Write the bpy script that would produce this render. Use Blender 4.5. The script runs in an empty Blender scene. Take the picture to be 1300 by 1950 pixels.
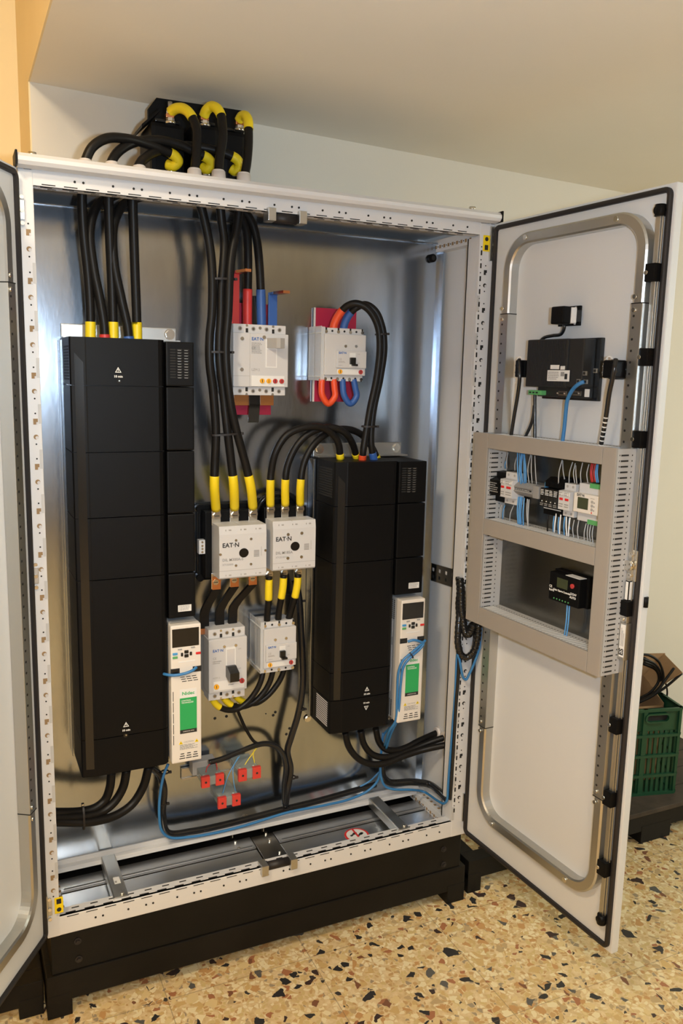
import bpy, bmesh, math, random
from mathutils import Vector, Matrix, Euler
random.seed(7)
PI = math.pi
SC = bpy.context.scene
COL = SC.collection

# ------------------------------------------------------------------ camera
CAM_LOC = Vector((-.163, -1.947, 1.384))
CAM_ROT = Euler((math.radians(80.54), math.radians(-1.33), math.radians(-25.03)), 'XYZ')
FPX = 1571.0
cam_d = bpy.data.cameras.new('camera')
cam_d.sensor_fit = 'VERTICAL'; cam_d.sensor_height = 22.3; cam_d.sensor_width = 14.87
cam_d.lens = FPX / 1950 * 22.3
cam_d.clip_start = .02
cam = bpy.data.objects.new('camera', cam_d); COL.objects.link(cam)
cam.location = CAM_LOC; cam.rotation_euler = CAM_ROT
SC.camera = cam
CR = CAM_ROT.to_matrix()

# ------------------------------------------------------------------ light and exposure
SC.view_settings.view_transform = 'Standard'
SC.view_settings.look = 'None'
SC.view_settings.gamma = 1.0
SC.view_settings.use_curve_mapping = False
SC.view_settings.exposure = -0.05
w = bpy.data.worlds.new('world'); SC.world = w; w.use_nodes = True
w.node_tree.nodes['Background'].inputs[0].default_value = (.9, .85, .75, 1)
w.node_tree.nodes['Background'].inputs[1].default_value = .02

def area(name, loc, target, sx, sy, power, col):
    d = bpy.data.lights.new(name, 'AREA'); d.shape = 'RECTANGLE'; d.size = sx; d.size_y = sy
    d.energy = power; d.color = col
    o = bpy.data.objects.new(name, d); COL.objects.link(o); o.location = loc
    o.rotation_euler = (Vector(target) - Vector(loc)).to_track_quat('-Z', 'Y').to_euler()
    return o
FLASH_P, FILL_P, WARM_P, FRONT_FILL_P, BACK_P = 82, 44, 52, 3, 125
fd = bpy.data.lights.new('camera_flash_light', 'SPOT'); fd.spot_size = math.radians(125); fd.spot_blend = .9; fd.shadow_soft_size = .028; fd.energy = FLASH_P; fd.color = (.68, .84, 1)
fo = bpy.data.objects.new('camera_flash_light', fd); COL.objects.link(fo); fo.location = CAM_LOC + CR @ Vector((.14, .03, -.02)); fo.rotation_euler = (CR @ Vector((.05, .28, -1))).to_track_quat('-Z', 'Y').to_euler()
area('side_fill_light', (3.9, -1.7, 1.55), (2.0, -.1, .4), .75, .95, FILL_P, (.95, 1, .86))  # unseen light added on the right for wall and floor, no window
area('room_front_fill', (.9, -4.6, 1.15), (.9, 0, 1.25), 3.4, 1.7, FRONT_FILL_P, (1, .95, .88))  # added soft fill from behind the camera, not a lamp of the room
area('stairwell_back_fill', (-.3, -3.7, 2.9), (.7, -3.3, 0), .8, .8, BACK_P, (1, .86, .64))  # added lamp, brightens the floor that the mounting plate mirrors
area('stairwell_warm_light', (-1.0, -1.7, 2.93), (.4, -1.6, 0), .35, .35, WARM_P, (1, .84, .60))

# ------------------------------------------------------------------ frames: local x right, y away from the viewer, z up
class Frame:
    def __init__(s, loc=(0, 0, 0), rz=0.0):
        s.M = Matrix.Translation(loc) @ Matrix.Rotation(rz, 4, 'Z'); s.I = s.M.inverted(); s.rz = rz
WF = Frame()
RD = Frame((1.194, 0, 0), math.radians(-86.8))       # right door, hinge at x 0, tip at x .6, inner face at y 0
LD = Frame((-.016, 0, 0), math.radians(58.5))       # left door, hinge at x 0, tip at x -.6

def ray_dir(u, v):
    return CR @ Vector(((u - 650) / FPX, -(v - 975) / FPX, -1))
def at(u, v, y, F=WF):
    """point on the plane y = const of a frame that the photograph shows at a pixel, in frame coordinates"""
    o = F.I @ CAM_LOC; d = F.I.to_3x3() @ ray_dir(u, v)
    return o + d * ((y - o.y) / d.y)
def atx(u, v, x):
    d = ray_dir(u, v); return CAM_LOC + d * ((x - CAM_LOC.x) / d.x)
def atz(u, v, z):
    d = ray_dir(u, v); return CAM_LOC + d * ((z - CAM_LOC.z) / d.z)
def rect(F, y, tl, tr, br, bl):
    a, b, c, d = [at(p[0], p[1], y, F) for p in (tl, tr, br, bl)]
    return (a.x + d.x) / 2, (b.x + c.x) / 2, (c.z + d.z) / 2, (a.z + b.z) / 2

# ------------------------------------------------------------------ materials
MATS = {}
def mat(name, col, rough=.5, metal=0.0, bump=0.0, bscale=200, var=0.0, vscale=8, spec=.5, alpha=1.0, trans=0.0, coat=0.0, emit=0.0, stretch=None):
    m = bpy.data.materials.new(name); m.use_nodes = True
    nt = m.node_tree; b = nt.nodes['Principled BSDF']
    b.inputs['Base Color'].default_value = (*col, 1); b.inputs['Roughness'].default_value = rough
    b.inputs['Metallic'].default_value = metal; b.inputs['Specular IOR Level'].default_value = spec
    b.inputs['Alpha'].default_value = alpha; b.inputs['Transmission Weight'].default_value = trans
    b.inputs['Coat Weight'].default_value = coat
    if emit: b.inputs['Emission Color'].default_value = (*col, 1); b.inputs['Emission Strength'].default_value = emit
    if bump or var:
        tc = nt.nodes.new('ShaderNodeTexCoord'); src = tc.outputs['Object']
        if stretch:
            mp = nt.nodes.new('ShaderNodeMapping'); mp.inputs['Scale'].default_value = stretch
            nt.links.new(src, mp.inputs[0]); src = mp.outputs[0]
    if bump:
        n = nt.nodes.new('ShaderNodeTexNoise'); n.inputs['Scale'].default_value = bscale; n.inputs['Detail'].default_value = 3
        bp = nt.nodes.new('ShaderNodeBump'); bp.inputs['Strength'].default_value = bump; bp.inputs['Distance'].default_value = .002
        nt.links.new(src, n.inputs['Vector']); nt.links.new(n.outputs['Fac'], bp.inputs['Height'])
        nt.links.new(bp.outputs[0], b.inputs['Normal'])
    if var:
        n = nt.nodes.new('ShaderNodeTexNoise'); n.inputs['Scale'].default_value = vscale; n.inputs['Detail'].default_value = 6
        r = nt.nodes.new('ShaderNodeMapRange'); r.inputs[1].default_value = .3; r.inputs[2].default_value = .7
        r.inputs[3].default_value = 1 - var; r.inputs[4].default_value = 1 + var
        mx = nt.nodes.new('ShaderNodeVectorMath'); mx.operation = 'SCALE'; mx.inputs[0].default_value = col
        nt.links.new(src, n.inputs['Vector']); nt.links.new(n.outputs['Fac'], r.inputs[0])
        nt.links.new(r.outputs[0], mx.inputs['Scale']); nt.links.new(mx.outputs[0], b.inputs['Base Color'])
    MATS[name] = m
    return m
mat('light_grey_paint', (.65, .645, .65), .38, bump=.10, bscale=420)
mat('door_paint', (.64, .645, .65), .42, bump=.10, bscale=420)
mat('galvanised', (.43, .485, .565), .175, 1, bump=.05, bscale=90, var=.10, vscale=14, stretch=(1, 1, .35))
mat('galvanised_floor', (.58, .60, .63), .34, 1, bump=.02, bscale=60, var=.06, vscale=10)
mat('zinc', (.56, .56, .54), .36, 1, bump=.04, bscale=150)
mat('dull_steel', (.30, .285, .26), .30, 1, bump=.05, bscale=120)
mat('plate_steel', (.20, .195, .18), .27, 1, bump=.05, bscale=120, var=.12, vscale=10)
mat('bolt_steel', (.75, .74, .70), .22, 1, bump=.02)
mat('black_plastic', (.0040, .0038, .0040), .44, bump=.12, bscale=900, spec=.15)
mat('panel_black', (.016, .0155, .015), .42, bump=.05, bscale=300)
mat('black_gloss', (.010, .010, .010), .18, bump=.01)
mat('black_cable', (.008, .007, .0065), .42, bump=.06, bscale=120, spec=.22)
mat('black_hose', (.012, .012, .013), .20, bump=.05, bscale=80)
mat('gasket_rubber', (.013, .010, .010), .55, bump=.05)
mat('plinth_black', (.006, .0055, .005), .45, bump=.08, bscale=260, var=.2, spec=.2)
mat('pallet_black', (.007, .006, .005), .5, bump=.15, bscale=150, var=.3, spec=.2)
mat('deck_dusty', (.045, .032, .022), .75, bump=.3, bscale=60, var=.35, vscale=20)
mat('yellow_sleeve', (.80, .60, .012), .42, bump=.05)
mat('red_sleeve', (.55, .035, .03), .45, bump=.04)
mat('orange_red_sleeve', (.72, .075, .02), .40, bump=.04)
mat('blue_sleeve', (.03, .10, .34), .42, bump=.04)
mat('blue_cable', (.035, .18, .42), .38, bump=.03)
mat('blue_wire', (.10, .31, .62), .40, bump=.03)
mat('grey_wire', (.42, .43, .44), .45, bump=.03)
mat('white_wire', (.80, .80, .80), .40, bump=.03)
mat('red_wire', (.50, .03, .03), .40, bump=.03)
mat('yellow_wire', (.72, .58, .03), .40, bump=.03)
mat('copper', (.80, .36, .18), .26, 1, bump=.04)
mat('amber_shrink', (.36, .13, .03), .35, bump=.04)
mat('red_board', (.42, .012, .05), .45, bump=.05)
mat('device_cream', (.58, .57, .57), .45, bump=.05, bscale=700)
mat('device_grey', (.56, .55, .55), .45, bump=.05, bscale=700)
mat('device_dark_grey', (.36, .34, .32), .5, bump=.05)  # darker grey plastic for handle, clamp, seams and buttons
mat('pod_cream', (.72, .67, .61), .40, bump=.03, bscale=700)
mat('pod_side', (.50, .49, .48), .45, bump=.03)
mat('print_black', (.02, .02, .02), .5, bump=.01)
mat('print_grey', (.30, .29, .28), .5, bump=.01)
mat('print_white', (.80, .80, .78), .5, bump=.01)
mat('print_blue', (.03, .12, .40), .5, bump=.01)
mat('print_green', (.03, .40, .12), .5, bump=.01)
mat('label_white', (.74, .73, .71), .45, bump=.01)
mat('label_green', (.02, .36, .10), .40, bump=.01)
mat('signal_yellow', (.85, .62, .0), .4, bump=.01)
mat('signal_red', (.62, .02, .02), .4, bump=.01)
mat('dial_orange', (.85, .40, .02), .4, bump=.01)
mat('dial_red', (.45, .04, .04), .4, bump=.01)
mat('screen_dark', (.012, .011, .010), .08, bump=.004)
mat('lcd_green', (.045, .055, .025), .25, bump=.004)
mat('hole_dark', (.012, .011, .010), .8, bump=.02)
mat('hole_lit_tan', (.30, .19, .09), .7, bump=.02)  # warm room light inside the holes, painted in as tan
mat('hole_white', (.58, .56, .56), .45, bump=.02)
mat('duct_grey', (.32, .285, .25), .5, bump=.04, bscale=500)
mat('duct_side', (.44, .43, .42), .5, bump=.04, bscale=500)
mat('din_grey', (.28, .27, .26), .5, bump=.05)
mat('relay_blue', (.06, .30, .62), .4, bump=.02)
mat('plug_red', (.60, .045, .035), .4, bump=.03)
mat('connector_green', (.10, .36, .12), .4, bump=.03)
mat('clear_shield', (.86, .88, .90), .10, alpha=.34, bump=.02, spec=.8)
mat('clear_cover', (.33, .38, .37), .14, alpha=.62, bump=.02, spec=.7)
mat('crate_green', (.009, .062, .028), .45, bump=.08, bscale=120)
mat('cardboard', (.34, .20, .095), .8, bump=.12, bscale=120, var=.12)
mat('gland_white', (.70, .64, .60), .45, bump=.02)
mat('wall_white', (.66, .615, .535), .85, bump=.10, bscale=160, var=.015, vscale=3)
mat('wall_yellow', (.80, .66, .40), .85, bump=.10, bscale=160, var=.02, vscale=3)
mat('ceiling_white', (.78, .74, .66), .88, bump=.10, bscale=160, var=.015, vscale=3)

def terrazzo():
    m = bpy.data.materials.new('terrazzo'); m.use_nodes = True; MATS['terrazzo'] = m
    nt = m.node_tree; N = nt.nodes; L = nt.links; b = N['Principled BSDF']
    b.inputs['Roughness'].default_value = .30; b.inputs['Specular IOR Level'].default_value = .45
    tc = N.new('ShaderNodeTexCoord')
    nz = N.new('ShaderNodeTexNoise'); nz.inputs['Scale'].default_value = 34; nz.inputs['Detail'].default_value = 2
    L.new(tc.outputs['Object'], nz.inputs['Vector'])
    sub = N.new('ShaderNodeVectorMath'); sub.operation = 'SUBTRACT'; sub.inputs[1].default_value = (.5, .5, .5)
    L.new(nz.outputs['Color'], sub.inputs[0])
    scl = N.new('ShaderNodeVectorMath'); scl.operation = 'SCALE'; scl.inputs['Scale'].default_value = .022
    L.new(sub.outputs[0], scl.inputs[0])
    add = N.new('ShaderNodeVectorMath'); add.operation = 'ADD'
    L.new(tc.outputs['Object'], add.inputs[0]); L.new(scl.outputs[0], add.inputs[1])
    n2 = N.new('ShaderNodeTexNoise'); n2.inputs['Scale'].default_value = 60; n2.inputs['Detail'].default_value = 5
    L.new(tc.outputs['Object'], n2.inputs['Vector'])
    base = N.new('ShaderNodeValToRGB')
    base.color_ramp.elements[0].position = .3; base.color_ramp.elements[0].color = (.54, .37, .17, 1)
    base.color_ramp.elements[1].position = .7; base.color_ramp.elements[1].color = (.72, .57, .34, 1)
    L.new(n2.outputs['Fac'], base.inputs[0])
    cur = base.outputs[0]
    def layer(cur, scale, off, thr_edge, stops, keep):
        mp = N.new('ShaderNodeMapping'); mp.inputs['Location'].default_value = (off, off * 1.7, 0); mp.inputs['Rotation'].default_value = (0, 0, off)
        L.new(add.outputs[0], mp.inputs[0])
        v = N.new('ShaderNodeTexVoronoi'); v.voronoi_dimensions = '2D'; v.inputs['Scale'].default_value = scale
        e = N.new('ShaderNodeTexVoronoi'); e.voronoi_dimensions = '2D'; e.feature = 'DISTANCE_TO_EDGE'; e.inputs['Scale'].default_value = scale
        L.new(mp.outputs[0], v.inputs['Vector']); L.new(mp.outputs[0], e.inputs['Vector'])
        sp = N.new('ShaderNodeSeparateColor'); L.new(v.outputs['Color'], sp.inputs[0])
        k = N.new('ShaderNodeMath'); k.operation = 'LESS_THAN'; k.inputs[1].default_value = keep; L.new(sp.outputs[0], k.inputs[0])
        # edge threshold varies by cell so that chip sizes vary
        t = N.new('ShaderNodeMath'); t.operation = 'MULTIPLY_ADD'; t.inputs[1].default_value = .16; t.inputs[2].default_value = thr_edge; L.new(sp.outputs[2], t.inputs[0])
        g = N.new('ShaderNodeMath'); g.operation = 'GREATER_THAN'; L.new(e.outputs['Distance'], g.inputs[0]); L.new(t.outputs[0], g.inputs[1])
        f = N.new('ShaderNodeMath'); f.operation = 'MULTIPLY'; L.new(k.outputs[0], f.inputs[0]); L.new(g.outputs[0], f.inputs[1])
        r = N.new('ShaderNodeValToRGB'); r.color_ramp.interpolation = 'CONSTANT'
        els = r.color_ramp.elements
        while len(els) < len(stops): els.new(.5)
        for i, (p, c) in enumerate(stops): els[i].position = p; els[i].color = (*c, 1)
        L.new(sp.outputs[1], r.inputs[0])
        mx = N.new('ShaderNodeMix'); mx.data_type = 'RGBA'
        L.new(f.outputs[0], mx.inputs[0]); L.new(cur, mx.inputs[6]); L.new(r.outputs[0], mx.inputs[7])
        return mx.outputs[2]
    warm = [(0, (.56, .38, .16)), (.25, (.66, .50, .25)), (.42, (.50, .28, .11)), (.58, (.74, .63, .39)), (.8, (.46, .33, .17)), (.90, (.36, .15, .07))]
    cur = layer(cur, 85, 3.1, .05, [(0, (.58, .43, .19)), (.3, (.74, .63, .40)), (.6, (.50, .31, .13)), (.87, (.33, .26, .17)), (.965, (.05, .045, .04))], .66)
    cur = layer(cur, 60, 5.9, .06, warm, .34)
    cur = layer(cur, 42, 1.3, .06, warm, .20)
    cur = layer(cur, 40, 7.7, .10, [(0, (.030, .028, .028)), (.5, (.10, .095, .088)), (.7, (.20, .085, .045)), (.85, (.05, .03, .026))], .085)
    cur = layer(cur, 27, 9.2, .12, [(0, (.030, .028, .028)), (.6, (.10, .095, .088)), (.8, (.05, .03, .026))], .045)
    # joints between the floor tiles
    sx = N.new('ShaderNodeSeparateXYZ'); L.new(tc.outputs['Object'], sx.inputs[0])
    ms = []
    for k, off in ((0, .133), (1, .05)):
        a = N.new('ShaderNodeMath'); a.operation = 'ADD'; a.inputs[1].default_value = off + 10; L.new(sx.outputs[k], a.inputs[0])
        q = N.new('ShaderNodeMath'); q.operation = 'PINGPONG'; q.inputs[1].default_value = .2; L.new(a.outputs[0], q.inputs[0])
        c = N.new('ShaderNodeMath'); c.operation = 'LESS_THAN'; c.inputs[1].default_value = .0011; L.new(q.outputs[0], c.inputs[0]); ms.append(c)
    mxx = N.new('ShaderNodeMath'); mxx.operation = 'MAXIMUM'; L.new(ms[0].outputs[0], mxx.inputs[0]); L.new(ms[1].outputs[0], mxx.inputs[1])
    mh = N.new('ShaderNodeMath'); mh.operation = 'MULTIPLY'; mh.inputs[1].default_value = .55; L.new(mxx.outputs[0], mh.inputs[0])
    mx = N.new('ShaderNodeMix'); mx.data_type = 'RGBA'; mx.inputs[7].default_value = (.16, .12, .08, 1)
    L.new(mh.outputs[0], mx.inputs[0]); L.new(cur, mx.inputs[6]); L.new(mx.outputs[2], b.inputs['Base Color'])
terrazzo()

# ------------------------------------------------------------------ mesh helpers
class MB:
    """collects shapes, in frame coordinates, and links them as ONE mesh object"""
    def __init__(s, F=WF):
        s.bm = bmesh.new(); s.F = F; s.mats = []; s.sm = set()
    def mi(s, m):
        if m not in s.mats: s.mats.append(m)
        return s.mats.index(m)
    def faces(s, verts, faces, m='', smooth=False):
        vs = [s.bm.verts.new(v) for v in verts]; i = s.mi(m); out = []
        for f in faces:
            try: fc = s.bm.faces.new([vs[k] for k in f])
            except ValueError: continue
            fc.material_index = i; fc.smooth = smooth; out.append(fc)
        return out
    def box(s, x0, x1, y0, y1, z0, z1, m='', bev=0.0):
        if x1 < x0: x0, x1 = x1, x0
        if y1 < y0: y0, y1 = y1, y0
        if z1 < z0: z0, z1 = z1, z0
        v = [(x, y, z) for x in (x0, x1) for y in (y0, y1) for z in (z0, z1)]
        f = [(0, 1, 3, 2), (4, 6, 7, 5), (0, 4, 5, 1), (2, 3, 7, 6), (0, 2, 6, 4), (1, 5, 7, 3)]
        fs = s.faces(v, f, m)
        if bev:
            bev = min(bev, .45 * min(x1 - x0, y1 - y0, z1 - z0))
            ed = list({e for q in fs for e in q.edges})
            bmesh.ops.bevel(s.bm, geom=ed, offset=bev, segments=2, affect='EDGES', profile=.6)
        return s
    def prism(s, poly, axis, a, b, m='', smooth=False):
        """polygon in the two other axes (order x,y,z) extruded along axis from a to b"""
        def pt(p, t):
            if axis == 'x': return (t, p[0], p[1])
            if axis == 'y': return (p[0], t, p[1])
            return (p[0], p[1], t)
        n = len(poly)
        v = [pt(p, a) for p in poly] + [pt(p, b) for p in poly]
        f = [tuple(range(n))[::-1], tuple(range(n, 2 * n))]
        fs = s.faces(v, f, m)
        vs = [x for q in fs for x in q.verts]
        i = s.mi(m); V0 = list(fs[0].verts)[::-1]; V1 = list(fs[1].verts)
        for k in range(n):
            q = s.bm.faces.new([V0[k], V0[(k + 1) % n], V1[(k + 1) % n], V1[k]]); q.material_index = i; q.smooth = smooth
        return s
    def cyl(s, p0, p1, r, m='', n=16, r1=None, smooth=True):
        p0 = Vector(p0); p1 = Vector(p1); d = (p1 - p0).normalized()
        a = d.orthogonal().normalized(); b = d.cross(a); r1 = r if r1 is None else r1
        v = []
        for p, rr in ((p0, r), (p1, r1)):
            v += [p + (a * math.cos(2 * PI * k / n) + b * math.sin(2 * PI * k / n)) * rr for k in range(n)]
        i = s.mi(m); vs = [s.bm.verts.new(x) for x in v]
        for k in range(n):
            q = s.bm.faces.new([vs[k], vs[(k + 1) % n], vs[n + (k + 1) % n], vs[n + k]]); q.material_index = i; q.smooth = smooth
        for c in (vs[:n][::-1], vs[n:]):
            q = s.bm.faces.new(c); q.material_index = i
        return s
    def tube(s, pts, r, m='', n=12, cap=True):
        return s.sweep(pts, [(r * math.cos(2 * PI * k / n), r * math.sin(2 * PI * k / n)) for k in range(n)], m, smooth=True, cap=cap)
    def sweep(s, pts, prof, m='', up=None, closed=False, smooth=False, cap=True):
        P = [Vector(p) for p in pts]; n = len(P); k = len(prof); i = s.mi(m); rings = []
        T = []
        for a in range(n):
            if closed: t = P[(a + 1) % n] - P[a - 1]
            else: t = P[min(a + 1, n - 1)] - P[max(a - 1, 0)]
            T.append(t.normalized())
        nrm = Vector(up) if up else T[0].orthogonal().normalized()
        for a in range(n):
            if not up:
                nrm = (nrm - T[a] * nrm.dot(T[a])); nrm = nrm.normalized() if nrm.length > 1e-6 else T[a].orthogonal().normalized()
                n_ = nrm
            else: n_ = Vector(up)
            bi = T[a].cross(n_).normalized()
            rings.append([s.bm.verts.new(P[a] + n_ * q[0] + bi * q[1]) for q in prof])
        for a in range(n if closed else n - 1):
            A = rings[a]; B = rings[(a + 1) % n]
            for j in range(k):
                f = s.bm.faces.new([A[j], A[(j + 1) % k], B[(j + 1) % k], B[j]]); f.material_index = i; f.smooth = smooth
        if cap and not closed:
            for c in (rings[0][::-1], rings[-1]):
                f = s.bm.faces.new(c); f.material_index = i
        return s
    def ball(s, c, r, m='', sc=(1, 1, 1), n=12):
        r_ = bmesh.ops.create_uvsphere(s.bm, u_segments=n, v_segments=max(6, n // 2), radius=r, matrix=Matrix.Translation(c) @ Matrix.Diagonal((*sc, 1)))
        i = s.mi(m)
        for v in r_['verts']:
            for f in v.link_faces: f.material_index = i; f.smooth = True
        return s
    def disc(s, c, r, m='', axis='y', n=18, sx=1.0, t=.0006):
        c = Vector(c); d = {'y': Vector((0, t, 0)), 'z': Vector((0, 0, -t)), 'x': Vector((t, 0, 0))}[axis]
        v = []
        for o in (Vector((0, 0, 0)), d):
            for k in range(n):
                ca, sa = math.cos(2 * PI * k / n) * r * sx, math.sin(2 * PI * k / n) * r
                v.append(c + o + (Vector((ca, 0, sa)) if axis == 'y' else Vector((ca, sa, 0)) if axis == 'z' else Vector((0, ca, sa))))
        s.faces(v, [tuple(range(n)), tuple(range(n, 2 * n))[::-1]] + [(k, n + k, n + (k + 1) % n, (k + 1) % n) for k in range(n)], m)
        return s
    def build(s, name, m=None, th=None, base=None):
        """th: the thing it is a part of (Empty or mesh object); base: own origin when it is a thing itself"""
        bmesh.ops.recalc_face_normals(s.bm, faces=s.bm.faces[:])
        if base is None:
            base = Vector(th['_b']) if th is not None else Vector((0, 0, 0))
        base = Vector(base)
        bmesh.ops.translate(s.bm, verts=s.bm.verts[:], vec=-base)
        me = bpy.data.meshes.new(name); s.bm.to_mesh(me); s.bm.free()
        for q in s.mats: me.materials.append(MATS[q or m])
        o = bpy.data.objects.new(name, me); COL.objects.link(o)
        if th is not None: o.parent = th
        else: o.matrix_world = s.F.M @ Matrix.Translation(base)
        o['_b'] = tuple(base); BASES.append(o)
        return o
BASES = []
def tag(o, label, cat, group=None):
    o['label'] = label; o['category'] = cat
    if group: o['group'] = group
    return o
def thing(name, label, cat, base=(0, 0, 0), F=WF, group=None):
    o = bpy.data.objects.new(name, None); COL.objects.link(o); o.empty_display_size = .02
    o.matrix_world = F.M @ Matrix.Translation(base); o['_b'] = tuple(base); BASES.append(o)
    return tag(o, label, cat, group)
def struct(mb, name, m):
    o = mb.build(name, m); o['kind'] = 'structure'; return o

def spline(pts, per=8):
    P = [Vector(p) for p in pts]
    if len(P) == 2: return [P[0].lerp(P[1], k / per) for k in range(per + 1)]
    P = [P[0] * 2 - P[1]] + P + [P[-1] * 2 - P[-2]]; out = []
    for i in range(1, len(P) - 2):
        a, b, c, d = P[i - 1:i + 3]
        # centripetal Catmull-Rom
        t0 = 0; t1 = t0 + max((b - a).length, 1e-6) ** .5; t2 = t1 + max((c - b).length, 1e-6) ** .5; t3 = t2 + max((d - c).length, 1e-6) ** .5
        for k in range(per):
            t = t1 + (t2 - t1) * k / per
            A1 = a * ((t1 - t) / (t1 - t0)) + b * ((t - t0) / (t1 - t0)); A2 = b * ((t2 - t) / (t2 - t1)) + c * ((t - t1) / (t2 - t1)); A3 = c * ((t3 - t) / (t3 - t2)) + d * ((t - t2) / (t3 - t2))
            B1 = A1 * ((t2 - t) / (t2 - t0)) + A2 * ((t - t0) / (t2 - t0)); B2 = A2 * ((t3 - t) / (t3 - t1)) + A3 * ((t - t1) / (t3 - t1))
            out.append(B1 * ((t2 - t) / (t2 - t1)) + B2 * ((t - t1) / (t2 - t1)))
    out.append(P[-2]); return out
def px(pts, F=WF):
    """[(u, v, y), ...] to points"""
    return [at(u, v, y, F) for u, v, y in pts]
def sub_curve(c, a, b):
    """stretch of a polyline between two lengths"""
    out = []; s = 0
    for i in range(len(c) - 1):
        l = (c[i + 1] - c[i]).length
        if s + l >= a and s <= b and l > 0:
            if not out: out.append(c[i].lerp(c[i + 1], max(0, (a - s) / l)))
            out.append(c[i].lerp(c[i + 1], min(1, (b - s) / l)))
        s += l
    return out
def clen(c): return sum((c[i + 1] - c[i]).length for i in range(len(c) - 1))
def cable(name, label, cat, pts, r, m='black_cable', sleeves=(), group=None, F=WF, n=12, per=8):
    c = spline(pts, per); L = clen(c); base = c[-1]
    if not sleeves:
        return tag(MB(F).tube(c, r, m, n).build(name, m, base=base), label, cat, group)
    t = thing(name, label, cat, base, F, group)
    MB(F).tube(c, r, m, n).build('jacket', m, t)
    for a, b, sm in sleeves:
        a = a if a >= 0 else L + a; b = b if b > 0 else L + b
        if b <= a: a, b = b, a
        MB(F).tube(sub_curve(c, a, b), r + .0013, sm, n).build('sleeve', sm, t)
    return t
def text(s, size, x, y, z, m, th, F=WF, align='CENTER', name='lettering', sx=1.0, bold=0.0, vert=False):
    c = bpy.data.curves.new(name, 'FONT'); c.body = s; c.size = size; c.align_x = align; c.align_y = 'CENTER'; c.resolution_u = 2
    c.offset = bold
    o = bpy.data.objects.new(name, c); COL.objects.link(o)
    bpy.context.view_layer.update()
    me = bpy.data.meshes.new_from_object(o.evaluated_get(bpy.context.evaluated_depsgraph_get()))
    bpy.data.objects.remove(o); bpy.data.curves.remove(c)
    b = Vector(th['_b'])
    for v in me.vertices:
        q = v.co.copy()
        if vert: q = Vector((-q.y, q.x, 0))
        v.co = Vector((x + q.x * sx, y, z + q.y)) - b
    me.name = name; me.materials.clear(); me.materials.append(MATS[m])
    t = bpy.data.objects.new(name, me); COL.objects.link(t); t.parent = th; t['_b'] = tuple(b); BASES.append(t)
    return t
def scribble(mb, x0, x1, y, z0, z1, rows, m, seed=1):
    """rows of fine print too small to read in the photograph"""
    rnd = random.Random(seed); h = (z1 - z0) / rows
    for k in range(rows):
        z = z1 - h * (k + .5); x = x0
        end = x1 - rnd.random() * (x1 - x0) * .3
        while x < end:
            l = min(rnd.uniform(.06, .22) * (x1 - x0), end - x)
            mb.box(x, x + l, y, y + .0004, z - h * .22, z + h * .22, m); x += l + .03 * (x1 - x0)
def bolt_head(mb, c, r, m='bolt_steel', slot=True, F=None):
    x, y, z = c
    mb.cyl((x, y, z), (x, y - r * .12, z), r * 1.35, m, 18)
    mb.cyl((x, y - r * .12, z), (x, y - r * .6, z), r, m, 6, smooth=False)
    if slot: mb.box(x - r * .7, x + r * .7, y - r * .64, y - r * .6, z - r * .1, z + r * .1, 'hole_dark')
# ================================================================== the setting
FZ = -.225                                        # floor level; the cabinet's bottom edge is at z 0
struct(MB().box(-2.6, 4.6, -8.8, 1.0, FZ - .05, FZ), 'floor', 'terrazzo')
XR = .057                                         # left end of the white wall and of the low ceiling
b = MB()
b.prism([(XR, FZ), (4.6, FZ), (4.6, 1.985), (XR, 2.105)], 'y', .45, .52); struct(b, 'wall_back', 'wall_white')
b = MB(); b.box(XR - .004, XR, .45, .75, FZ, 3.1); b.box(XR - .004, XR, -8.8, .45, 2.1055, 3.1); struct(b, 'wall_stairwell_side', 'wall_yellow')
b = MB(); b.box(-2.6, XR - .004, .75, .80, FZ, 3.1); struct(b, 'wall_stairwell_back', 'wall_yellow')
struct(MB().box(-2.66, -2.6, -8.8, .8, FZ, 3.1), 'wall_left', 'wall_yellow')
struct(MB().box(4.6, 4.66, -8.8, .52, FZ, 2.3), 'wall_right', 'wall_white')
struct(MB().box(-2.66, 4.66, -8.86, -8.8, FZ, 3.1), 'wall_front', 'wall_white')
b = MB(); b.prism([(XR, 2.105), (4.66, 1.984), (4.66, 2.05), (XR, 2.17)], 'y', -8.86, .52); struct(b, 'ceiling', 'ceiling_white')
struct(MB().box(-2.66, XR, -8.86, .8, 3.1, 3.16), 'ceiling_stairwell', 'wall_yellow')

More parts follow.
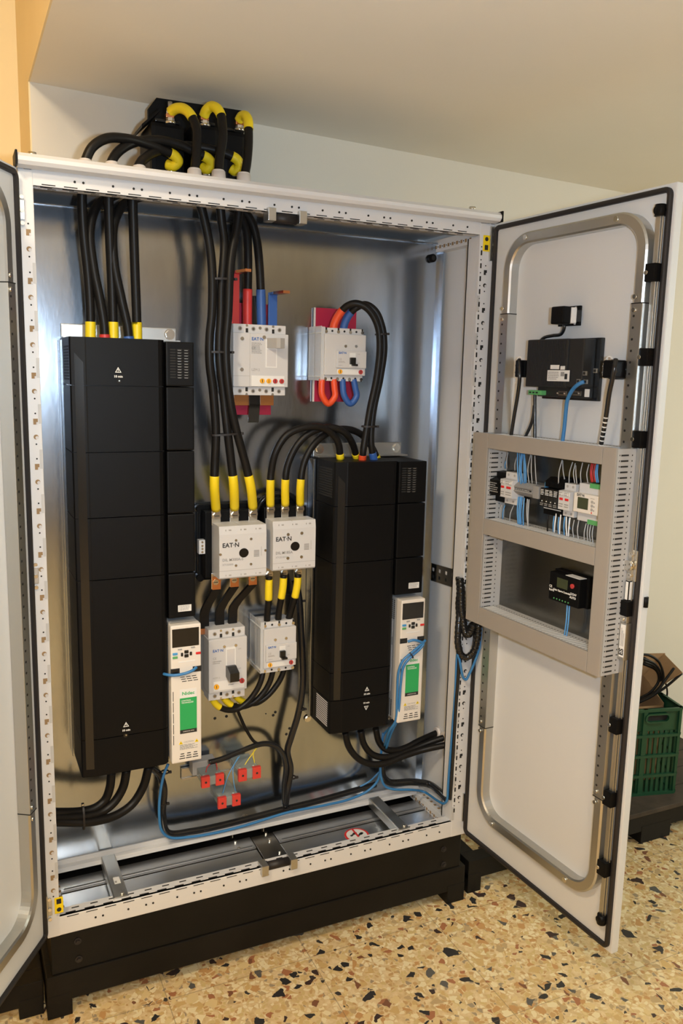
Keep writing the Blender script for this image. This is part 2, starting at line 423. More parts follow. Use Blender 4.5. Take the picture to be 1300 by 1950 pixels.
# ================================================================== the cabinet
W_, H_, D_ = 1.2, 1.8, .40
cab = thing('electrical_cabinet', 'tall light grey steel switchgear cabinet standing wide open on a black plinth', 'cabinet', (.6, 0, 0))
PL, WL = 'light_grey_paint', ''
def post(x0, x1, side):
    b = MB(); m = PL
    b.box(x0, x1, 0, .012, .0, H_ - .004, m, .002)
    xi = x1 if side == 'L' else x0; s = 1 if side == 'L' else -1
    b.box(xi - s * .004, xi, .012, .060, .04, H_ - .04, m)                       # return flange into the cabinet
    b.box(xi - s * .034, xi, .055, .060, .04, H_ - .04, m)
    xo = x0 if side == 'L' else x1
    b.box(xo, xo + s * .008, .008, .06, 0, H_, m)
    c = x1 - .013 if side == 'L' else x0 + .022                                  # system perforation of the post
    hm = 'hole_lit_tan' if side == 'L' else 'hole_dark'
    z = .16
    while z < 1.72:
        hw = .0048
        b.box(c - hw, c + hw, -.0007, .001, z - .0065, z + .0065, hm)
        b.box(c + hw * .3, c + hw, -.0010, .001, z - .0065, z - .001, 'hole_white')
        b.cyl((c, -.0007, z - .034), (c, .001, z - .034), .0054, hm, 14); b.cyl((c + .002, -.001, z - .0355), (c + .002, .001, z - .0355), .0036, 'hole_white', 10)
        for dz in (.018, -.050): b.cyl((c, -.0007, z + dz), (c, .001, z + dz), .0019, 'hole_dark', 8)
        e = xi - s * .0035
        b.box(e - .0035, e + .0035, -.0007, .001, z - .105, z - .062, 'pod_side')  # long slots at the inner edge
        z += .1005
    if side == 'R':
        z = .08
        while z < 1.74:
            b.box(xi + .004, xi + .0085, -.0007, .001, z, z + .013, 'hole_dark'); b.cyl((xi + .006, -.0007, z + .022), (xi + .006, .001, z + .022), .0018, 'hole_dark', 8)
            z += .034
    return b.build('corner_post', PL, cab)
post(-.015, .015, 'L'); post(1.150, 1.203, 'R')
for x in (.0, 1.16): MB().box(x, x + .045, D_ - .045, D_, 0, H_, PL, .003).build('corner_post', PL, cab)

def rail_front(z0, z1, name, slots_z, flip):
    b = MB(); b.box(.012, 1.152, .001, .012, z0, z1, PL, .002)
    zt = z1 if not flip else z0
    b.box(.012, 1.152, .003, .036, min(zt, zt - .004 if not flip else zt + .004), max(zt, zt - .004 if not flip else zt + .004), PL)
    x = .10; k = 0
    while x < 1.12:
        zz = slots_z
        if k % 4 != 2: b.cyl((x, -.0004, zz), (x, .002, zz), .0026, 'hole_dark', 10)
        x += .018 if k % 4 in (0, 1) else .045; k += 1
    x = .03                                        # two lines of short slots on the inner flange and one along the edge
    while x < 1.12:
        zf = zt + (.0003 if not flip else -.0003)
        b.box(x, x + .024, .010, .0135, zf - .0004, zf + .0004, 'hole_dark')
        b.box(x + .016, x + .034, .024, .0275, zf - .0004, zf + .0004, 'hole_dark')
        b.box(x + .002, x + .030, .0005, .002, zt + (-.0045 if not flip else .0025), zt + (-.0025 if not flip else .0045), 'hole_dark')
        x += .0455
    return b.build(name, PL, cab)
rail_front(0, .050, 'bottom_rail', .026, False)
rail_front(1.765, H_, 'top_rail', 1.781, True)
# roof with its front trim
b = MB(); b.box(0, W_, 0, D_, H_, H_ + .006, PL); b.build('roof_panel', PL, cab)
b = MB(); b.prism([(-.004, 1.796), (-.028, 1.799), (-.034, 1.806), (-.034, 1.814), (-.026, 1.822), (.0, 1.8245), (.03, 1.8245), (.03, 1.806), (-.004, 1.806)], 'x', -.016, 1.193, PL, smooth=False)
tr = b.build('roof_trim', PL, cab)
b = MB(); b.box(-.0215, -.0165, -.035, .03, 1.797, 1.8255, '', .002); b.build('end_cap', 'black_plastic', tr)
b = MB(); b.box(1.1935, 1.1985, -.035, .03, 1.797, 1.8255, '', .002); b.build('end_cap', 'black_plastic', tr)
for u, v, y in ((61, 294, .03), (899, 397, .03)):
    p = at(u, v, y); b = MB(); b.cyl((p.x, y, 1.806), (p.x, y, p.z - .004), .006, '', 14); b.cyl((p.x, y, p.z - .006), (p.x, y, p.z + .004), .009, '', 14); b.build('lifting_bolt', 'bolt_steel', cab)
# back mounting plate, folded at its right and upper edge
YP = .235
b = MB()
b.box(-.005, 1.172, YP, YP + .003, .062, 1.768, '')
b.box(1.1695, 1.1725, YP - .020, YP + .003, .062, 1.768, '')
b.box(-.005, 1.172, YP - .010, YP + .022, 1.768, 1.772, '', .001)
pl = b.build('mounting_plate', 'galvanised', cab)
b = MB(); p = at(827, 491, YP - .018); b.cyl((p.x - .001, YP, p.z), (p.x - .001, YP - .012, p.z), .012, '', 16); b.cyl((p.x - .001, YP - .012, p.z), (p.x - .001, YP - .014, p.z), .006, 'hole_dark', 12); b.build('plate_grommet', 'black_plastic', pl)
b = MB()
for u, v in ((409, 1368), (431, 1364), (506, 1359), (524, 1356), (545, 1398), (551, 1387), (520, 1362)):
    p = at(u, v, YP); b.disc((p.x, YP - .0006, p.z), .0042 if u != 506 else .002, 'hole_dark')
b.build('drilled_hole', 'hole_dark', pl)
for u, v in ((467, 1559), (830, 1471)):
    b = MB(); p = at(u, v, YP - .01); bolt_head(b, (p.x, YP - .0005, p.z), .008); b.build('plate_bolt', 'bolt_steel', pl)
# side, rear and inner frame
MB().box(1.186, 1.192, .013, D_, 0, H_, '').build('side_panel', 'door_paint', cab)
MB().box(-.008, -.002, .013, D_, 0, H_, '').build('side_panel', 'door_paint', cab)
MB().box(0, W_, D_ - .006, D_, 0, H_, '').build('rear_panel', 'door_paint', cab)
b = MB(); b.box(.03, 1.17, .213, .232, .034, .047, PL, .0015); b.box(.03, 1.17, .232, .262, .044, .060, PL, .0015); b.build('rear_bottom_rail', PL, cab)
for x0, x1, zb in ((1.150, 1.186, .0), (.012, .03, 0), (1.155, 1.186, 1.742)):
    b = MB(); b.box(x0, x1, .012, .36, zb + .006, zb + .040, PL, .001)
    for k in range(9):
        y = .05 + .0225 * k; xs = x0 if x0 > .5 else x1; s = -1 if x0 > .5 else 1
        b.box(xs, xs + s * .0006, y, y + .009, zb + .014, zb + .023, 'hole_lit_tan'); b.cyl((xs, y + .016, zb + .019), (xs + s * .0006, y + .016, zb + .019), .002, 'hole_dark', 8)
        b.box(x0 + .012, x0 + .020, y, y + .009, zb + .040, zb + .0406, 'hole_lit_tan')
    b.build('side_rail', PL, cab)
b = MB(); b.box(.045, 1.155, .33, .36, 1.752, 1.764, '', .002); b.build('rear_top_rail', 'galvanised', cab)
# perforated steel strap across the right side panel
a0, a1 = atx(816, 1088, 1.18), atx(880, 1106, 1.18)
b = MB(); hh = .028
b.faces([(1.183, a0.y, a0.z - hh), (1.183, a1.y - .03, a1.z - hh), (1.183, a1.y - .03, a1.z + hh), (1.183, a0.y, a0.z + hh), (1.1855, a0.y, a0.z - hh), (1.1855, a1.y - .03, a1.z - hh), (1.1855, a1.y - .03, a1.z + hh), (1.1855, a0.y, a0.z + hh)],
        [(0, 1, 2, 3), (7, 6, 5, 4), (0, 4, 5, 1), (1, 5, 6, 2), (2, 6, 7, 3), (3, 7, 4, 0)], '')
for k in range(5):
    f = .10 + k * .17; y = a0.y + (a1.y - .03 - a0.y) * f; z = a0.z + (a1.z - a0.z) * f
    for dz, mm in ((.010, 'hole_white'), (-.012, 'hole_dark')): b.box(1.1822, 1.1832, y - .004, y + .004, z + dz - .005, z + dz + .005, mm)
b.build('perforated_strap', 'dull_steel', cab)
# floor plates with ridges, cross bars, dark centre panel and the no-step sign
def xat(u, v, z=.014): return atz(u, v, z)
xs = [.03, xat(232, 1700).x, xat(480, 1600).x, xat(548, 1630).x, xat(765, 1575).x, 1.16]
for k in range(5):
    x0, x1 = xs[k] + .002, xs[k + 1] - .002
    if k == 2: continue
    b = MB(); b.box(x0, x1, .034, .150, .006, .012, '', .002); fp = b.build('gland_plate', 'galvanised_floor', cab)
    b = MB(); b.box(x0, x1, .153, .213, .010, .016, '', .002); b.sweep([(x0 + .01, .160, .016), (x1 - .01, .160, .016)], [(.004 * math.cos(a * PI / 4), .004 * math.sin(a * PI / 4)) for a in range(8)], ''); b.build('gland_plate', 'galvanised_floor', cab)
    if k == 3: step = fp
b = MB(); b.box(xs[2], xs[3], .034, .21, .010, .016, '', .001)
b.build('cover_panel', 'dull_steel', cab)
for u, v in ((500, 1578), (506, 1587), (513, 1600), (532, 1622), (441, 1590), (448, 1603), (455, 1616), (789, 1513), (796, 1520), (806, 1535), (830, 1553)):
    p = xat(u, v, .018); b = MB(); b.cyl((p.x, p.y, .010), (p.x, p.y, .021), .0045, '', 8, smooth=False); b.build('floor_screw', 'bolt_steel', cab)
for (ua, va), (ub, vb) in (((204, 1632), (231, 1706)), ((716, 1526), (778, 1588))):
    p, q = xat(ua, va, .05), xat(ub, vb, .05); xc = (p.x + q.x) / 2
    b = MB(); b.prism([(xc - .019, .028), (xc - .019, .052), (xc - .016, .055), (xc + .016, .055), (xc + .019, .052), (xc + .019, .028), (xc + .016, .028), (xc + .016, .050), (xc - .016, .050), (xc - .016, .028)], 'y', .018, .216, '')
    cb = b.build('cross_bar', 'zinc', cab)
    b = MB(); b.cyl((xc + .004, .027, .054), (xc + .004, .027, .060), .005, '', 10); b.build('screw', 'bolt_steel', cb)
    if ua < 300:
        b = MB(); b.box(xc - .006, xc + .010, .075, .105, .055, .0554, 'label_white'); b.box(xc - .004, xc + .001, .08, .088, .0554, .0557, 'print_grey'); b.build('sticker', 'label_white', cb)
c = xat(679, 1590, .0125)
b = MB(); b.disc((c.x, c.y, .0128), .0375, 'signal_red', 'z', 36); b.disc((c.x, c.y, .0132), .0315, 'label_white', 'z', 36)
for dx, dy, an in ((-.008, .006, .5), (.010, -.002, .5)):                          # two shoe soles
    for t, r_, sc in ((-.010, .0042, 1), (-.004, .0034, 1), (.004, .0055, 1.0), (.009, .0050, 1)):
        b.disc((c.x + dx + math.cos(an) * t, c.y + dy + math.sin(an) * t, .0136), r_, 'print_black', 'z', 12)
b.faces([(c.x - .003, c.y - .033, .0140), (c.x + .003, c.y - .033, .0140), (c.x + .003, c.y + .033, .0140), (c.x - .003, c.y + .033, .0140)], [(0, 1, 2, 3)], 'signal_red')
b.build('no_step_sign', 'label_white', step)
# latch strikers at the middle of the top and bottom rail
for pts, z0, z1 in ((((505, 1650), (560, 1638)), .032, .062), (((518, 402), (577, 408)), 1.742, 1.772)):
    xx = []
    for u, v in pts:
        p = at(u, v, -.012); xx.append(p.x); st = MB().box(p.x - .010, p.x + .010, -.014, .022, z0, z1, '', .0015).build('latch_striker', 'zinc', cab)
    b = MB(); b.cyl((xx[0] + .01, .008, (z0 + z1) / 2 - (.004 if z0 > 1 else 0)), (xx[1] - .01, .008, (z0 + z1) / 2 - (.004 if z0 > 1 else 0)), .012, '', 18); b.build('striker_roller', 'gasket_rubber', st)
# hinges
def hinge(x, z, yellow, s):
    b = MB(); b.box(x - (.012 if s > 0 else .004), x + (.012 if s > 0 else .006), -.006, .0, z - (.045 if s > 0 else .020), z + (.045 if s > 0 else .020), '', .001); b.box(x - .006 + s * .010, x + .006 + s * .010, -.016, .0, z - .02, z + .040, '', .003)
    b.cyl((x + s * .012, -.012, z - .062), (x + s * .012, -.012, z + .05), .0042, '', 12)
    h = b.build('hinge', 'zinc', cab)
    b = MB()
    for dz in (-.028, -.002, .025): b.cyl((x, -.006, z + dz), (x, -.010, z + dz), .0042, '', 12)
    b.build('screw', 'bolt_steel', h)
    if yellow:
        xl = x - s * .022
        b = MB(); b.box(xl - .010, xl + .010, -.0022, 0, z - .021, z + .021, 'signal_yellow', .0006)
        for dz, q in ((.011, 'c'), (-.011, 'b')):
            dz *= yellow
            if q == 'c': b.cyl((xl, -.0028, z + dz), (xl, 0, z + dz), .0055, 'hole_dark', 14)
            else: b.box(xl - .0055, xl + .0055, -.0028, 0, z + dz - .0065, z + dz + .0065, 'hole_dark')
        b.build('earthing_tag', 'signal_yellow', h)
p = at(938, 465, 0); hinge(p.x, p.z, 1, 1)
p = at(45, 400, 0); hinge(-.010, p.z, 0, -1)
p = at(46, 445, 0)
p = at(96, 1727, 0); hinge(-.008, p.z, -1, -1)
p = at(886, 1535, 0); hinge(1.196, p.z, 0, 1)
p = at(60, 1095, 0); hinge(-.010, p.z, 0, -1)

# ------------------------------------------------------------------ doors
def rrect(x0, x1, z0, z1, r, y, n=10):
    out = []
    for cx, cz, a in ((x1 - r, z1 - r, 0), (x0 + r, z1 - r, PI / 2), (x0 + r, z0 + r, PI), (x1 - r, z0 + r, 3 * PI / 2)):
        for k in range(n + 1):
            t = a + PI / 2 * k / n; out.append(Vector((cx + r * math.cos(t), y, cz + r * math.sin(t))))
    return out
def door(F, x0, x1, full):
    dr = MB(F).box(x0, x1, 0, .022, .004, 1.797, '', .0025).build('door', 'door_paint', None, base=(x0, 0, .004))
    dr.parent = cab; dr.matrix_parent_inverse = cab.matrix_world.inverted()
    b = MB(F); b.sweep(rrect(x0 + .013, x1 - .013, .017, 1.784, .012, -.003, 5), [(.005, -.0055), (.005, .0055), (-.004, .0055), (-.006, .002), (-.006, -.002), (-.004, -.0055)], '', up=(0, 1, 0), closed=True)
    b.build('door_gasket', 'gasket_rubber', dr)
    if full:
        a0, a1, zb, zt = .098, .546, .128, 1.738
        b = MB(F); b.sweep(rrect(a0, a1, zb, zt, .075, -.014, 12), [(.014, -.014), (.014, .014), (-.010, .014), (-.014, .010), (-.014, -.010), (-.010, -.014)], '', up=(0, 1, 0), closed=True)
        ends = [(a0, (.395, 1.552)), (a1, (.395, 1.552))]
    else:
        a0, a1, zb, zt = x0 + .05, -.098, .128, 1.738
        b = MB(F); b.sweep(rrect(a0, a1, zb, zt, .075, -.014, 12), [(.014, -.014), (.014, .014), (-.010, .014), (-.014, .010), (-.014, -.010), (-.010, -.014)], '', up=(0, 1, 0), closed=True)
        ends = [(a1, (.395, 1.552))]
    fr = b.build('tube_frame', 'zinc', dr)
    for x, (z0, z1) in ends:                        # straight perforated middle piece of the frame, with its joints and screws
        b = MB(F); b.box(x - .0152, x + .0152, -.0295, .0, z0, z1, '', .001)
        s = 1 if x == a1 and full else -1
        xx = x + (.0152 if not full else -.0152)
        z = z0 + .03
        while z < z1 - .02:
            b.cyl((x - .006, -.0301, z), (x - .006, -.0285, z), .0028, 'hole_dark', 10); z += .025
        st = b.build('perforated_strip', 'zinc', dr)
        for z in (z0, z1): MB(F).box(x - .0156, x + .0156, -.0299, 0, z - .0012, z + .0012, '').build('frame_joint', 'hole_dark', dr)
        for z in (z0 + .014, z0 - .014, z1 + .014, z1 - .014): MB(F).cyl((x - .006, -.029, z), (x - .006, -.033, z), .005, '', 12).build('frame_screw', 'bolt_steel', dr)
    if full:
        for x, z in ((.165, 1.738), (.468, 1.738), (.165, .128), (.46, .128)): MB(F).cyl((x, -.028, z), (x, -.032, z), .0065, '', 14).build('frame_screw', 'bolt_steel', dr)
    return dr, fr
rdoor, rframe = door(RD, .0, .602, True)
ldoor, lframe = door(LD, -.602, .0, False)
# lock rods with guides on the right door
b = MB(RD); b.box(.567, .5785, -.016, -.010, .095, 1.735, '', .001); b.box(.5795, .5835, -.012, -.009, .095, 1.735, '', .001); rod = b.build('lock_rod', 'zinc', rdoor)
for u, v in ((1248, 518), (1238, 680), (1226, 838), (1181, 1387), (1166, 1525), (1150, 1655)):
    z = at(u, v, -.02, RD).z
    b = MB(RD); b.box(.556, .584, -.026, -.0005, z - .019, z + .019, '', .002); g = b.build('rod_guide', 'black_plastic', rdoor)
    b = MB(RD); b.cyl((.563, -.026, z), (.563, -.030, z), .0045, '', 12); b.build('guide_screw', 'bolt_steel', rdoor)
for u, v in ((1262, 399), (1146, 1752)):
    z = at(u, v, -.016, RD).z
    b = MB(RD); b.cyl((.575, -.014, z - .012), (.575, -.014, z + .012), .011, '', 14); b.cyl((.575, -.024, z), (.575, -.008, z), .010, '', 14); b.build('rod_end', 'black_plastic', rdoor)
zl = at(1208, 1080, -.02, RD).z
b = MB(RD); b.box(.556, .590, -.012, -.0005, zl - .036, zl + .036, '', .002); b.cyl((.573, -.012, zl), (.573, -.024, zl), .012, '', 18)
for dz in (-.024, .024):
    b.cyl((.573, -.012, zl + dz), (.573, -.017, zl + dz), .006, '', 12); b.box(.556, .562, -.022, -.010, zl + dz - .006, zl + dz + .006, '', .001)
b.build('lock_gearbox', 'bolt_steel', rdoor)
z0, z1 = at(1197, 1262, -.02, RD).z, at(1207, 1192, -.02, RD).z
b = MB(RD); b.box(.560, .586, -.024, -.0005, z0, z1, '', .003); cyl_ = b.build('lock_housing', 'zinc', rdoor)
b = MB(RD); b.box(.570, .5845, -.0246, -.024, z0 + .008, z1 - .004, 'label_white'); lb = b.build('lock_label', 'label_white', rdoor)
b = MB(RD)
for k in range(3): b.box(.573 + .0035 * k, .5743 + .0035 * k, -.0250, -.0246, z0 + .034, z1 - .012 - .006 * k, 'print_grey')
b.build('small_print', 'print_grey', rdoor)
text('ES', .017, .577, -.0250, z0 + .020, 'print_black', rdoor, RD, vert=True, bold=.0006)
z2 = at(1212, 1148, -.02, RD).z
b = MB(RD); b.box(.558, .586, -.026, -.0005, z1 + .016, z1 + .052, '', .002); b.box(.568, .580, -.020, -.0005, z1 + .052, zl - .036, 'label_white', .002); b.build('lock_sleeve', 'black_plastic', rdoor)
b = MB(RD); b.box(.561, .585, -.024, -.0005, z1, z1 + .016, '', .001); b.cyl((.573, -.024, z1 + .008), (.573, -.027, z1 + .008), .004, '', 12); b.build('lock_clip', 'bolt_steel', rdoor)
# bottom-edge knob on the outside of the right door
p = at(1092, 1752, .022, RD)
b = MB(RD); b.cyl((.603, .012, at(1240, 1150, .012, RD).z - .012), (.603, .012, at(1240, 1150, .012, RD).z + .012), .006, '', 14); b.build('door_knob', 'black_plastic', rdoor)
# perforation and screw on the left door's strip is part of its frame

# ------------------------------------------------------------------ plinth and the pallet frames below
pt = thing('cabinet_plinth', 'black steel plinth right under the open cabinet', 'plinth', (.6, .2, -.108))
b = MB(); b.box(-.008, 1.19, .004, .012, -.107, -.001, '', .002); pf = b.build('front_panel', 'plinth_black', pt)
for x in (-.008, 1.184): MB().box(x, x + .006, .012, .40, -.107, -.001, '').build('side_panel', 'plinth_black', pt)
MB().box(-.002, 1.184, .392, .398, -.107, -.001, '').build('rear_panel', 'plinth_black', pt)
for u, v in ((148, 1792), (150, 1826), (844, 1617), (844, 1646)):
    p = at(u, v, .004); b = MB(); b.cyl((p.x, .004, p.z), (p.x, .0015, p.z), .009, '', 16); b.cyl((p.x, .0015, p.z), (p.x, -.003, p.z), .0055, '', 6, smooth=False); b.build('plinth_screw', 'gasket_rubber', pf)

def pallet(name, label, x0, x1, y0, y1, ztop, deck=False, feet=None, beam=.085):
    t = thing(name, label, 'pallet', ((x0 + x1) / 2, (y0 + y1) / 2, FZ))
    for y in (y0, y1 - .05):
        MB().box(x0, x1, y, y + .05, ztop - beam, ztop, '', .003).build('long_beam', 'pallet_black', t)
    for x in (x0, x1 - .05):
        MB().box(x, x + .05, y0 + .05, y1 - .05, ztop - beam, ztop, '', .003).build('cross_beam', 'pallet_black', t)
    for x, wd in (feet or ((x0, .06), (x1 - .06, .06))):
        for y in (y0, y1 - .07):
            MB().box(x, x + wd, y - .001, y + .07, FZ, ztop - beam + .02, '', .002).build('foot', 'pallet_black', t)
    if deck:
        n = 4; d = (y1 - y0 + .02) / n
        for k in range(n): MB().box(deck, x1 + .01, y0 - .01 + d * k, y0 - .01 + d * (k + 1) - .006, ztop, ztop + .018, '', .003).build('deck_board', 'deck_dusty', t)
    return t
pallet('pallet_frame', 'black pallet frame carrying the cabinet plinth', -.022, 1.208, .0, .42, -.108, feet=((-.022, .06), (1.146, .062)), beam=.075)
pallet('pallet_frame', 'black pallet frame at the far left under the left cabinet door', -1.0, -.0265, .03, .42, at(60, 1872, .03).z, feet=((-.086, .058), (-.95, .06)), beam=.062)
pallet('pallet_frame', 'black pallet frame behind the right door with a dusty deck under the green crate', 1.235, 2.55, .02, .42, -.115, deck=1.6, feet=((1.235, .05), (1.96, .14), (2.49, .06)), beam=.065)
# ================================================================== the two big black drives
YF = .06
def warn_triangle(mb, x, y, z, r, m, down=False):
    s = -1 if down else 1
    o = [(x + r * math.sin(a), z + s * r * math.cos(a)) for a in (0, 2 * PI / 3, 4 * PI / 3)]
    i = [(x + (px_ - x) * .66, z + (pz - z) * .66) for px_, pz in o]
    for k in range(3):
        a, c = o[k], o[(k + 1) % 3]; d, e = i[k], i[(k + 1) % 3]
        mb.faces([(a[0], y, a[1]), (c[0], y, c[1]), (e[0], y, e[1]), (d[0], y, d[1])], [(0, 1, 2, 3)], m)
    mb.box(x - r * .09, x + r * .09, y, y + .0002, z - r * .02, z + r * .42, m); mb.box(x - r * .09, x + r * .09, y, y + .0002, z - r * .28, z - r * .14, m)
def drive(name, label, x0, zb, zt, seams, side_bottom, lower, wm=.220, wd=.292):
    """x0 left, w .292; the stacked cover sections of the front, a narrow bevel strip with a long recess at the left, the raised spine and the lower right cover"""
    t = thing(name, label, 'motor drive', (x0 + wd / 2, YP, zb))
    yb = YP - .004
    zs = [zt] + seams + [zb]; g = .0011
    for k in range(len(zs) - 1):
        a, c = zs[k] - (g if k else 0), zs[k + 1] + (g if k < len(zs) - 2 else 0)
        b = MB()
        prof = [(x0, yb), (x0, YF + .011), (x0 + .003, YF + .007), (x0 + .034, YF + .001), (x0 + .037, YF), (x0 + wm - .017, YF), (x0 + wm - .008, YF + .003), (x0 + wm - .001, YF + .012), (x0 + wm, YF + .02), (x0 + wm, yb)]
        if k == len(zs) - 2 and lower:                    # the bottom section tapers in towards its underside
            b.prism(prof, 'z', c, a, '')
        else: b.prism(prof, 'z', c, a, '')
        sec = b.build('cover_section', 'black_plastic', t)
        if k == 0: top = sec
        bot = sec
    MB().box(x0 + .003, x0 + wm - .003, YF + .012, yb, zb + .002, zt - .002, '').build('body', 'black_gloss', t)
    # the long recess in the bevel strip
    def bev(f, d=0.0):                                    # point on the bevel, f 0..1 left to right, d outwards
        return Vector((x0 + .003 + .031 * f, YF + .007 - .006 * f - d, 0))
    zr0, zr1 = zb + (.02 if not lower else .10), zt - .036
    p, q = bev(.24, .0005), bev(.86, .0005)
    b = MB(); b.faces([(p.x, p.y, zr0), (q.x, q.y, zr0), (q.x, q.y, zr1 - .022), (p.x, p.y, zr1)], [(0, 1, 2, 3)], ''); b.build('recess_strip', 'black_gloss', t)
    # right cover with vent slots and rating label
    b = MB(); zz = [zt - .003] + [s for s in seams if s > side_bottom + .03] + [side_bottom]
    for k in range(len(zz) - 1): b.box(x0 + wm + .003, x0 + wd, YF + .006, yb, zz[k + 1] + (.0011 if k < len(zz) - 2 else 0), zz[k] - (.0011 if k else 0), '', .0035)
    sc = b.build('side_cover', 'black_plastic', t)
    b = MB()
    for r in range(11):
        z = zt - .022 - .0066 * r
        for c in range(3): b.box(x0 + wm + 0.0130 + .0165 * c, x0 + wm + 0.0265 + .0165 * c, YF + .0052, YF + .0075, z - .0018, z + .0018, 'hole_dark'); b.box(x0 + wm + 0.0150 + .0165 * c, x0 + wm + 0.0235 + .0165 * c, YF + .0049, YF + .0055, z - .0018, z - .0008, 'zinc' if (r * 3 + c) % 3 else 'hole_dark')
    b.build('vent_grille', 'hole_dark', sc)
    b = MB(); b.box(x0 + wd - .0455, x0 + wd - .011, YF + .0052, YF + .0062, side_bottom + .016, side_bottom + .033, ''); b2 = b.build('rating_label', 'label_white', sc)
    b = MB(); scribble(b, x0 + wd - .043, x0 + wd - .013, YF + .0049, side_bottom + .018, side_bottom + .032, 4, 'print_grey', 3); b.build('label_print', 'print_grey', sc)
    # vents in the left side, near the top
    b = MB()
    for r in range(12):
        z = zt - .022 - .0068 * r
        b.box(x0 - .0004, x0 + .002, YF + .020, YF + .110, z - .0022, z + .0022, 'hole_dark')
    b.build('side_vent', 'hole_dark', top)
    if lower:
        b = MB()
        for r in range(12):
            z = zb + .088 - .0064 * r
            b.box(x0 - .0005, x0 + .002, YF + .022, YF + .100, z - .0017, z + .0017, '')
        b.build('side_vent', 'hole_white', bot)
    return t, top, bot
zz = lambda u, v: at(u, v, YF).z
dl, dl_top, dl_bot = drive('motor_drive', 'tall black drive housing filling the left side of the cabinet, with five cables on top', .086, .372, 1.456,
                           [zz(225, 735), zz(225, 861), zz(225, 985), zz(225, 1102), zz(240, 1400)], at(340, 1178, YF).z, False)
dr2, dr_top, dr_bot = drive('motor_drive', 'shorter black drive housing at the right side of the cabinet, louvred at its lower left', .764, .372, 1.150,
                            [zz(715, 962), zz(715, 1068), at(690, 1276, YF).z, at(690, 1328, YF).z], at(790, 1131, YF).z, True, .195, .288)
def mark(u, v, r, s, th, down=False, screw=None):
    p = at(u, v, YF - .0006)
    b = MB(); warn_triangle(b, p.x, YF - .0006, p.z, r, '', down); b.build('warning_symbol', 'print_white', th)
    text(s, .0075, p.x, YF - .0006, p.z + (.014 if down else -.0135), 'print_white', th, bold=.0002)
    if screw:
        q = at(*screw, YF); b = MB(); b.cyl((q.x, YF, q.z), (q.x, YF - .002, q.z), .0055, '', 16); b.cyl((q.x + .001, YF - .002, q.z + .001), (q.x + .001, YF - .0026, q.z + .001), .0018, 'zinc', 8); b.build('cover_screw', 'black_gloss', th)
mark(225, 706, .0085, '10 min', dl_top, screw=(226, 726)); mark(240, 1381, .0085, '10 min', dl_bot, screw=(239, 1400))
mark(698.5, 1313, .0085, '10 min', dr_bot); mark(697, 1347, .0085, '10 min', dr_bot, True)
# mounting bracket behind the top of each drive
for th, (tl, tr), zt in ((dl, ((115, 618), (335, 627)), 1.456), (dr2, ((596, 846), (763, 845)), 1.150)):
    a, c = at(*tl, YP - .006), at(*tr, YP - .006)
    z1 = max(a.z, c.z) + .002
    b = MB(); b.box(a.x, c.x, YP - .008, YP - .003, zt - .03, z1, '', .002); b.box(a.x, c.x, YP - .05, YP - .003, zt + .001, zt + .004, ''); br = b.build('mounting_bracket', 'zinc', th)
    for x in (a.x + .018, c.x - .018):
        b = MB(); bolt_head(b, (x, YP - .008, z1 - .016), .0105, slot=False); b.build('bracket_bolt', 'bolt_steel', br)
    b = MB(); b.box((a.x if th is dl else .764) - .008, (a.x if th is dl else .764) - .001, YF + .132, YP - .002, .375, zt - .004, '', .001); b.build('heatsink_side', 'galvanised', th)
b = MB(); p = at(590, 1375, YP - .03); bolt_head(b, (p.x + .004, YP - .004, p.z), .008, slot=False); b.build('bracket_bolt', 'bolt_steel', dr2)

